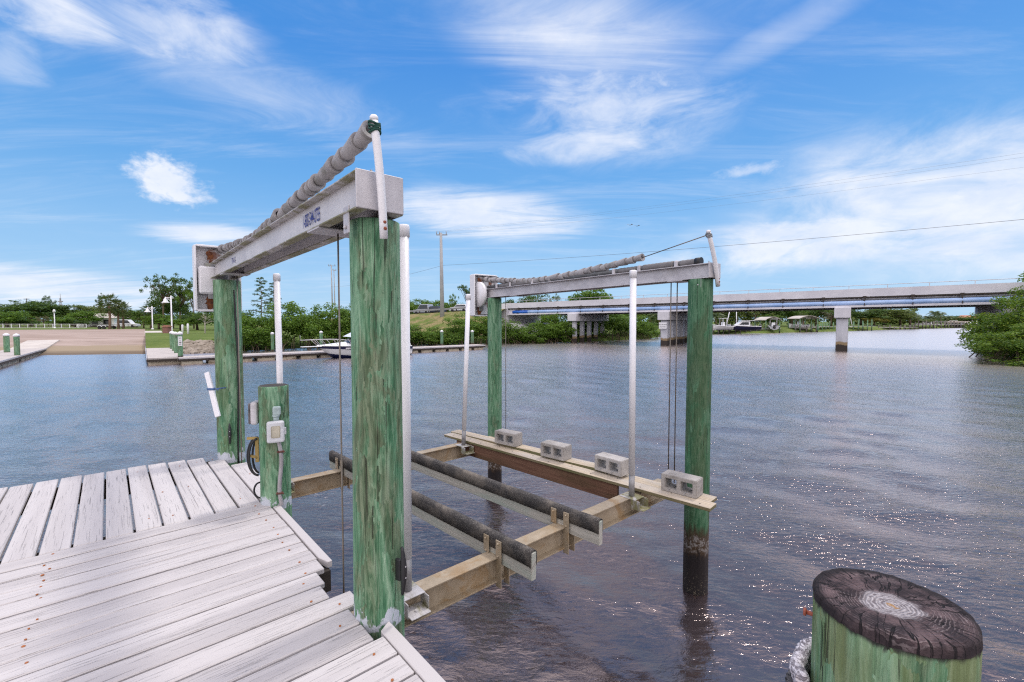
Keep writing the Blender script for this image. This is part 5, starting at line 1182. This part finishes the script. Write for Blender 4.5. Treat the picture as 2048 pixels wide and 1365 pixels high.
for i, (x, D, yt, w, lab) in enumerate((
    (488, 57, 627, 80, 'mangrove bush just right of the far deck piling'), (535, 58, 622, 80, 'mangrove bush behind the white guide post at the outlet post'), (592, 60, 607, 90, 'tall mangrove bush with rounded top left of the motorboat bow'),
    (640, 61, 609, 85, 'mangrove bush above the motorboat bow rail'), (690, 62, 612, 90, 'mangrove bush beside the left edge of the thick front piling'), (742, 64, 618, 90, 'mangrove bush mostly hidden behind the thick front piling'),
    (800, 65, 652, 70, 'low mangrove bush right of the thick front piling'), (842, 66, 650, 70, 'low mangrove bush below the grassy embankment, left of the utility pole'), (878, 67, 660, 50, 'smallest mangrove bush at the foot of the tall utility pole'),
    (918, 67, 629, 80, 'broad mangrove bush right of the tall utility pole'), (962, 68, 630, 75, 'mangrove bush behind the leaning guide post'), (1010, 70, 640, 65, 'mangrove bush behind the slender far piling'),
    (1052, 71, 654, 60, 'low mangrove bush at the foot of the white bridge abutment'), (1088, 72, 640, 75, 'mangrove bush under the left end of the bridge'), (1112, 74, 630, 60, 'mangrove bush touching the left side of the first bridge pier'))):
    D = np.interp(x, [q[0] for q in SHORE], [at(q[0], q[1], 0).y for q in SHORE]) - .4; grow('bush', i % 4, 'mangrove', x, D, yt, w * 1.3, -.35, lab, G1)
G2 = 'mangroves under the bridge'
for i, (x, D, yt, w, lab) in enumerate(((1165, 92, 622, 70, 'mangrove bush in the shade behind the first bridge pier'), (1225, 88, 620, 70, 'mangrove bush right of the first bridge pier'), (1262, 87, 626, 70, 'mangrove bush behind the near guide post, under the bridge'), (1288, 86, 640, 50, 'low mangrove bush at the right end of the thicket under the bridge'))):
    D = np.interp(x, [q[0] for q in SHORE], [at(q[0], q[1], 0).y for q in SHORE]) + (5 if x < 1200 else 2.5); grow('bush', (i + 1) % 4, 'mangrove', x, D, yt, w * 1.25, -.3, lab, G2)
G3 = 'mangrove thicket on the near right bank'
for i, (x, D, yt, w, lab) in enumerate(((2035, 34.5, 652, 150, 'lowest mangrove bush of the right bank, spreading over the water'), (2040, 38, 596, 145, 'middle mangrove bush of the right bank with yellow-green leaves'), (2090, 39, 540, 165, 'tallest mangrove bush at the right edge, reaching up to the bridge'), (2130, 34, 620, 170, 'mangrove bush cut off by the right edge of the view'))):
    grow('nearbush', i % 3, 'near', x, D, yt, w * 1.15, -.25, lab, G3)
G4 = 'trees beyond the boat ramp'
for a in (
    ('round', 0, 'mangrove', 16, 108, 623, 78, 'round bright bush behind the left end of the white fence'), ('round', 1, 'dark', 62, 125, 602, 105, 'broad dark oak on the far left'), ('round', 2, 'dark', 108, 130, 605, 70, 'dark tree right of the broad oak'),
    ('airy', 0, 'dark', 98, 134, 592, 30, 'thin tree poking up above the dark trees on the left'), ('round', 0, 'dark', 146, 132, 611, 80, 'dark bushy tree below the radio mast'), ('round', 3, 'olive', 186, 134, 612, 80, 'olive green tree left of the two palms'), ('round', 1, 'mangrove', 172, 118, 622, 60, 'small round green tree before the olive tree'),
    ('airy', 1, 'dark', 206, 140, 587, 26, 'slim tree top showing just above the palms'), ('round', 2, 'olive', 236, 136, 618, 60, 'olive tree seen between the palm trunks'), ('round', 1, 'lime', 268, 112, 620, 55, 'yellow-green leafy tree right of the palms'), ('airy', 2, 'lime', 288, 100, 628, 50, 'bright loose bush left of the walkway lamp post'),
    ('airy', 0, 'dark', 328, 96, 551, 70, 'tall airy dark tree behind the bell lamp'), ('airy', 1, 'dark', 362, 98, 549, 72, 'tallest airy tree, left of the rusty gear housing'), ('airy', 2, 'mangrove', 388, 97, 565, 55, 'airy tree partly hidden behind the rusty gear housing'), ('round', 3, 'dark', 345, 100, 590, 80, 'dense dark tree at the feet of the airy trees'),
    ('round', 0, 'mangrove', 318, 88, 630, 55, 'green shrub between the two lamp posts'), ('round', 2, 'mangrove', 362, 80, 636, 60, 'leafy shrub behind the two white bollards'), ('round', 1, 'dark', 395, 84, 626, 60, 'dark shrub left of the pale-trunked tree'), ('round', 3, 'mangrove', 440, 82, 620, 80, 'green tree seen behind the far deck piling'), ('round', 0, 'dark', 470, 90, 622, 60, 'dark tree just right of the far deck piling'),
    ('airy', 1, 'pink', 88, 106, 632, 34, 'pale pink flowering shrub behind the white fence'), ('round', 3, 'mangrove', 122, 108, 634, 46, 'green shrub behind the short white lamp post'), ('round', 2, 'dark', 150, 110, 640, 50, 'low dark shrub behind the fence mesh'), ('round', 1, 'dark', 40, 112, 638, 50, 'low dark shrub behind the white railing at the left')):
    grow(*a[:7], 1.7, a[7], G4)
for a in ((220, 88, 588, 40, 'left and tallest of the fan palms at the ramp top', 0), (237, 90, 598, 34, 'middle fan palm of the three at the ramp top', 1), (247, 94, 604, 32, 'right and lowest of the three fan palms at the ramp top', 2), (303, 100, 608, 44, 'fan palm behind the walkway lamp post', 3)):
    grow('fanpalm', a[5], 'palm', a[0], a[1], a[2], a[3], 1.66, a[4], 'fan palms by the ramp')
t_ = grow('airy', 2, 'dark', 410, 66, 616, 44, 1.3, 'small tree with a white forked trunk beside the red mulch', G4); t_.children[1].data = t_.children[1].data.copy(); t_.children[1].data.materials[0] = WBARK
grow('layered', 0, 'dark', 524, 110, 556, 52, 1.7, 'taller of two layered conifers above the mangroves', G4); grow('layered', 1, 'dark', 549, 113, 566, 40, 1.7, 'shorter of two layered conifers above the mangroves', G4)
G5 = 'trees beyond the embankment and bridge'
for a in (('round', 0, 'mangrove', 812, 118, 596, 50, 'green tree right behind the tall guide post, beyond the road'), ('round', 1, 'mangrove', 848, 116, 600, 80, 'bushy tree beyond the road, left of the utility pole'), ('round', 2, 'mangrove', 895, 118, 602, 70, 'bushy tree beyond the road, right of the utility pole'), ('airy', 0, 'mangrove', 908, 112, 588, 26, 'little airy tree beyond the road by the utility pole'),
    ('umbrella', 0, 'dark', 935, 118, 571, 48, 'flat-topped tree standing against the sky left of the far gear housing'), ('round', 3, 'mangrove', 955, 120, 610, 70, 'bushy tree below the flat-topped tree'), ('round', 0, 'dark', 1062, 118, 590, 90, 'dark tree behind the left end of the bridge parapet'), ('airy', 1, 'olive', 1110, 112, 588, 40, 'thin olive tree over the bridge parapet'), ('round', 1, 'mangrove', 1182, 114, 577, 105, 'rounded green tree rising above the bridge beneath the far beam'),
    ('round', 2, 'dark', 1010, 122, 600, 60, 'dark tree hidden behind the slender far piling')):
    grow(*a[:7], 1.7, a[7], G5)
G6 = 'trees on the far bank'
for i, a in enumerate((('round', 'dark', 1235, 150, 606, 80, 'dark tree far behind the near guide post'), ('round', 'olive', 1300, 150, 606, 80, 'olive tree behind the two bridge piers'), ('round', 'dark', 1350, 155, 604, 70, 'dark tree behind the second bridge pier'), ('round', 'olive', 1395, 150, 606, 70, 'olive tree behind the dark green piling'),
    ('airy', 'olive', 1440, 150, 603, 80, 'loose tree behind the navy boat, left of its mast'), ('round', 'olive', 1472, 155, 606, 80, 'olive tree right above the navy boat'), ('airy', 'olive', 1510, 140, 606, 70, 'loose tree with pale trunks right of the navy boat'), ('round', 'dark', 1552, 150, 604, 80, 'dark tree above the first curved boat shelter'), ('round', 'lime', 1542, 130, 630, 44, 'bright lime bush above the first curved boat shelter'),
    ('round', 'mangrove', 1582, 150, 606, 60, 'green tree between the two boat shelters'), ('round', 'dark', 1632, 155, 608, 55, 'dark tree above the second curved boat shelter'), ('airy', 'grey', 1662, 150, 622, 60, 'grey bare-looking tree left of the lone bridge column'), ('round', 'dark', 1722, 185, 617, 90, 'dark tree right of the lone bridge column'), ('round', 'olive', 1768, 195, 615, 90, 'large rounded olive tree on the far bank'),
    ('round', 'gold', 1748, 178, 635, 44, 'yellow-leaved shrub below the rounded olive tree'), ('round', 'olive', 1800, 200, 622, 60, 'olive tree at the right end of the far grove'), ('umbrella', 'olive', 1818, 205, 616, 38, 'thin flat-topped tree above the far palms'), ('round', 'mangrove', 1766, 182, 647, 30, 'low green shrub at the water end of the yellow shrub'), ('round', 'olive', 1838, 215, 638, 46, 'low olive tree right of the bushy palm'),
    ('round', 'dark', 1895, 300, 632, 70, 'distant dark tree left of the red-roofed house'), ('round', 'olive', 1945, 300, 635, 60, 'distant olive tree right of the red-roofed house'), ('round', 'dark', 1985, 290, 633, 70, 'distant dark tree near the right bank mangroves'), ('round', 'dark', 1865, 290, 640, 50, 'low distant tree behind the tall palms'))):
    grow(a[0], i % 4 if a[0] == 'round' else i % 3 if a[0] == 'airy' else 0, *a[1:6], 1.7, a[6], G6)
for a in ((1318, 112, 622, 50, 'yellowish palm on the lawn left of the second bridge pier', 0), (1432, 125, 626, 44, 'palm behind the small white boat beside the dark green piling', 1), (1820, 190, 628, 44, 'bushy palm at the end of the far grove', 2), (1855, 225, 632, 26, 'short palm left of the tall far palms', 3), (1868, 225, 622, 28, 'tallest of the far palms right of the grove', 4), (1880, 228, 625, 26, 'far palm just right of the tallest one', 5), (1893, 232, 632, 26, 'lower far palm before the red-roofed house', 6)):
    grow('palm', a[5] % 4, 'palm', *a[:4], 1.6, a[4], 'feather palms on the far bank')
grow('fanpalm', 1, 'palm', 1606, 140, 626, 26, 1.6, 'fan palm behind the second curved boat shelter', 'fan palms on the far bank')
# a closed wood behind everything
def wood(name, x0, x1, D, yt, mat, seed, n, zb=1.7):
    rg = random.Random(seed); cl = []
    for i in range(int(abs(x1 - x0) / 7)):
        x = rg.uniform(x0, x1); zt = CZ + (643 - yt - rg.uniform(-3, 7)) / 910 * D; r = rg.uniform(1.2, 2.6) * D / 150
        for f in (.25, .55, .85, 1.0): cl.append((xat(x, D) + rg.uniform(-2, 2), D + rg.uniform(0, 8), zb + (zt - r * .6 - zb) * f, r))
    o = bpy.data.objects.new(name, cloud_mesh(name, cl, n, .34 * D / 150, seed, LM[mat], zmin=zb)); COL.objects.link(o); tag(o, None, None, kind='stuff'); return o
wood('background_wood', -200, 480, 165, 625, 'dark', 1, 16000); wood('background_wood', 780, 1250, 170, 621, 'dark', 2, 11000); wood('background_wood', 1230, 1700, 172, 611, 'olive', 3, 26000); wood('background_wood', 1690, 1830, 215, 624, 'olive', 5, 9000); wood('background_wood', 1780, 2100, 420, 639, 'dark', 4, 6000)

# ---------------------------------------------------------------- far bank: docks, shelters, boats, houses
GREYW = concrete('grey_dock_wood', (.13, .115, .10), (.21, .19, .17), 2, .01, .4); PALEW = concrete('pale_dock_wood', (.30, .29, .27), (.42, .40, .37), 2, .01, .3)
def far_dock(label, x0, y0, x1, y1, n, ztop, zd=1.1, w=2.0, green=False, rg=random.Random(6)):
    a, b = at(x0, y0, 0), at(x1, y1, 0); u = (b - a).normalized(); s = V((-u.y, u.x, 0)); T = thing('boat_dock', label, 'dock', a); m = MB(); m.beam(a + s * w / 2 + Zv * zd, b + s * w / 2 + Zv * zd, w, .16); obj('deck', m, PALEW, T)
    for i in range(n):
        for k in (0, 1):
            p = a.lerp(b, (i + .15 + .5 * k + rg.uniform(-.1, .1)) / n) + s * w * k; m = MB(); r = .15 * max(1, a.y / 150); m.tube([p - Zv * .4, p + Zv * (ztop * rg.uniform(.72, 1.12))], [r, r * .9], 8)
            obj('post', m, M['pile_far_dock'] if green else GREYW, T)
    return T
far_dock('dark pilings and dock at the lawn edge left of the navy boat', 1393, 669.5, 1432, 669.5, 5, 2.3); far_dock('dock with uneven dark posts in front of the navy boat', 1434, 669, 1530, 666.5, 9, 2.6); far_dock('dock under the first curved boat shelter', 1526, 666, 1562, 665.5, 3, 2.2)
far_dock('low dock between the two curved boat shelters', 1590, 665, 1640, 664.5, 5, 2.2, 1.4); far_dock('dock with pale tall posts left of the lone bridge column', 1636, 664, 1672, 663, 5, 3.0, 1.5, green=True); far_dock('dock with tall green posts right of the lone bridge column', 1694, 662.5, 1752, 661.5, 6, 3.7, 1.5, green=True); far_dock('low distant dock below the far grove', 1756, 660.3, 1836, 659, 8, 1.6, .8); far_dock('distant dock crowded with dark posts by the far palms', 1828, 658.5, 1880, 657.3, 7, 3.4, 1.6); far_dock('farthest dock before the long pale boat shed', 1882, 657, 1955, 655.6, 12, 3.4, 1.6)
def shelter(label, x0, x1, yb, ztop, depth=5.5, arch=.55):
    a, b = at(x0, yb, 0), at(x1, yb, 0); u = (b - a).normalized(); s = V((-u.y, u.x, 0)); T = thing('boat_shelter', label, 'boat shelter', a); L = (b - a).length; rows = []
    for f in np.linspace(-.04, 1.04, 12): z = ztop + arch * (1 - (2 * f - 1) ** 2); rows.append([a + u * L * f - s * .4 + Zv * z, a + u * L * f + s * depth + Zv * z, a + u * L * f + s * depth + Zv * (z + .12), a + u * L * f - s * .4 + Zv * (z + .12)])
    m = MB(); g = m.grid(rows, close=True, smooth=False); m.bm.faces.new(g[0]); m.bm.faces.new(g[-1]); obj('roof', m, M['pconc'], T)
    for f in (.04, .96):
        for k in (0, .5, 1): m = MB(); p = a + u * L * f + s * depth * k; m.tube([p - Zv * .4, p + Zv * (ztop + .05)], .15, 8); obj('post', m, M['pile_far_dock'], T)
    m = MB(); p = a + u * L / 2 + s * depth / 2; m.box(p + Zv * 1.0, (L * .9, .3, .15), (u, s, Zv)); obj('cross_beam', m, PALEW, T)
shelter('curved boat shelter just right of the navy boat', 1530, 1560, 666.5, 3.55, arch=.75); shelter('second curved boat shelter left of the lone bridge column', 1598, 1636, 665.2, 4.0, arch=.7)
def far_boat(label, x, D, L, hullmat, style, rz=.1, z0=.9):
    X_ = xat(x, D); c = V((X_, D, z0)); u = V((math.cos(rz), math.sin(rz), 0)); s = V((-u.y, u.x, 0)); T = thing('motorboat', label, 'boat', c)
    def P(l, y, z): return c + u * l * L + s * y + Zv * z
    m = MB(); rows = []
    for f in np.linspace(0, 1, 12): hb = 1.2 * min(1, (1 - f) * 2.6) ** .6 + .02; rows.append([P(f - .5, hb, 1.0 + .35 * f ** 2), P(f - .5, hb * .75, .35), P(f - .5, 0, .0 + .5 * max(0, f - .7) ** 1.0), P(f - .5, -hb * .75, .35), P(f - .5, -hb, 1.0 + .35 * f ** 2)])
    g = m.grid(rows); m.bm.faces.new(g[0]); m.grid([[r[0], r[4]] for r in rows]); obj('hull', m, hullmat, T); m = MB()
    for f0, f1 in zip(np.linspace(0, 1, 12)[:-1], np.linspace(0, 1, 12)[1:]):
        for k in (1, -1): m.tube([P(f - .5, k * (1.2 * min(1, (1 - f) * 2.6) ** .6 + .03), 1.02 + .35 * f ** 2) for f in (f0, f1)], .10, 6)
    obj('gunwale', m, M['gel'], T); m = MB()
    if style == 'cabin':
        m.prism([P(-.18, -.85, .9), P(-.18, -.85, 2.3), P(.10, -.85, 2.3), P(.24, -.85, 1.3), P(.42, -.85, 1.15), P(.42, -.85, .9)], s * 1.7, bev=.08); obj('cabin', m, M['gel'], T); m = MB(); m.prism([P(-.13, -.90, 1.45), P(-.13, -.90, 2.05), P(.06, -.90, 2.05), P(.16, -.90, 1.45)], s * 1.8); obj('window', m, GLASS, T)
        m = MB(); m.box(P(-.10, 0, 2.42), (L * .45, 2.0, .10), (u, s, Zv), .03); obj('hardtop', m, M['gel'], T)
    else:
        m.box(P(-.05, 0, 1.5), (L * .14, .9, 1.1), (u, s, Zv), .08); obj('console', m, M['gel'], T); m = MB(); m.box(P(-.05, 0, 3.0), (L * .32, 1.9, .10), (u, s, Zv), .03); obj('hardtop', m, M['gel'], T); m = MB()
        for l in (-.15, .05):
            for k in (.8, -.8): m.tube([P(l, k, 1.0), P(l, k, 3.0)], .05, 6)
        obj('hardtop_frame', m, M['alu'], T)
    m = MB(); m.box(P(-.54, 0, .9), (.5, .6, 1.0), (u, s, Zv), .1); obj('outboard_motor', m, M['black'], T)
far_boat('navy-hulled cabin boat raised on a lift behind dark posts', 1486, 113, 7.6, M['navy'], 'cabin', math.pi - .1); far_boat('small white boat on a lift next to the dark green piling', 1444, 112, 4.6, M['gel'], 'open', math.pi, .9); far_boat('grey boat sheltered under the first curved roof', 1546, 124, 3.8, silver, 'open', 1.2, .8)
far_boat('white boat with a hardtop at the left end of the second shelter', 1596, 136, 5.5, M['gel'], 'open', math.pi, 1.0); far_boat('low white boat beside the lone bridge column', 1688, 158, 6.5, M['gel'], 'open', .1, .0); far_boat('white cabin boat by the far palms', 1853, 214, 9.0, M['gel'], 'cabin', math.pi - .2, .8); far_boat('far white boat at the left end of the pale boat shed', 1908, 226, 7.5, M['gel'], 'open', .0, .5); far_boat('far white boat with cabin inside the pale boat shed', 1928, 228, 7.5, silver, 'cabin', .1, .3); far_boat('big white boat beside the right bank mangroves', 1950, 232, 8.5, M['gel'], 'cabin', math.pi, 1.0)
def mast_pole(label, x, D, y0, y1, lean=0):
    a, b = atd(x, y0, D), atd(x + lean, y1, D); m = MB(); m.tube([a, b], .11, 8); solo('boat_mast', m, M['white'], label, 'mast', loc=tuple(a))
mast_pole('upright white mast behind the navy boat', 1473, 118, 656, 621); mast_pole('slanting thin mast left of the navy boat', 1452, 118, 655, 624, 7); mast_pole('slim mast leaning right of the lone bridge column', 1705, 160, 656, 632, -5)
def house(label, x, D, w, dp, h, rh, wall, roof, rz=.2, zb=1.7):
    X_ = xat(x, D); c = V((X_, D, zb)); u = V((math.cos(rz), math.sin(rz), 0)); s = V((-u.y, u.x, 0)); T = thing('house', label, 'house', c); m = MB(); m.box(c + Zv * h / 2, (w, dp, h), (u, s, Zv)); obj('wall', m, wall, T); m = MB(); e = .6
    q = [c + u * a * (w / 2 + e) + s * b * (dp / 2 + e) + Zv * h for a, b in ((-1, -1), (1, -1), (1, 1), (-1, 1))]; r0, r1 = c - u * w * .22 + Zv * (h + rh), c + u * w * .22 + Zv * (h + rh)
    for f in ((q[0], q[1], r1, r0), (q[1], q[2], r1), (q[2], q[3], r0, r1), (q[3], q[0], r0)): m.face(f)
    obj('roof', m, roof, T)
    for k in (-.3, 0, .3): m = MB(); m.box(c + u * w * k - s * (dp / 2 + .01) + Zv * h * .55, (1.4, .08, 1.2), (u, s, Zv)); obj('window', m, GLASS, T)
ROOFR = concrete('red_tiles', (.40, .16, .10), (.52, .24, .16), 1.5, .02, .3)
house('distant house with a red hipped roof beyond the far bank', 1930, 330, 20, 12, 2.6, 3.2, concrete('peach_wall', (.55, .38, .30), (.62, .45, .36), 1), ROOFR); house('white house glimpsed behind the palms at the ramp', 208, 125, 9, 7, 2.4, 1.2, M['gel'], M['pconc'])
def shed(label, x0, x1, D, z):
    a, b = xat(x0, D), xat(x1, D); T = thing('boat_shed', label, 'boat shed', (a, D, 1.0)); m = MB(); m.box(((a + b) / 2, D + 3, z), (b - a, 7, .5)); obj('roof', m, M['pconc'], T)
    for x in np.linspace(a + .4, b - .4, 6):
        m = MB(); m.tube([(x, D, -.2), (x, D, z - .25)], .15, 8); obj('post', m, GREYW, T)
shed('long low boat shed with a pale flat roof on the far bank', 1893, 1937, 222, 2.9)
far_hedge = grow('round', 2, 'dark', 1318, 122, 646, 60, 1.4, 'dark clipped hedge on the lawn left of the second bridge pier', None, 'hedge', 'hedge')
def seawall():
    T0, T1 = at(1290, 676, 0), at(1398, 669, 0); m = MB(); m.beam(T0.lerp(T1, 0) - Zv * .1, T1 - Zv * .1, .4, 1.3); solo('sea_wall', m, GREYW, 'low dark sea wall along the lawn left of the second bridge pier', 'wall', loc=tuple(T0))
    for x, lab in ((1321, 'left of two thin mooring posts at the sea wall'), (1327, 'right of two thin mooring posts at the sea wall')):
        p = at(x, 674, 0); m = MB(); m.tube([p - Zv * .4, p + Zv * 2.1], .13, 8); solo('mooring_post', m, GREYW, lab, 'post', loc=tuple(p))
seawall()
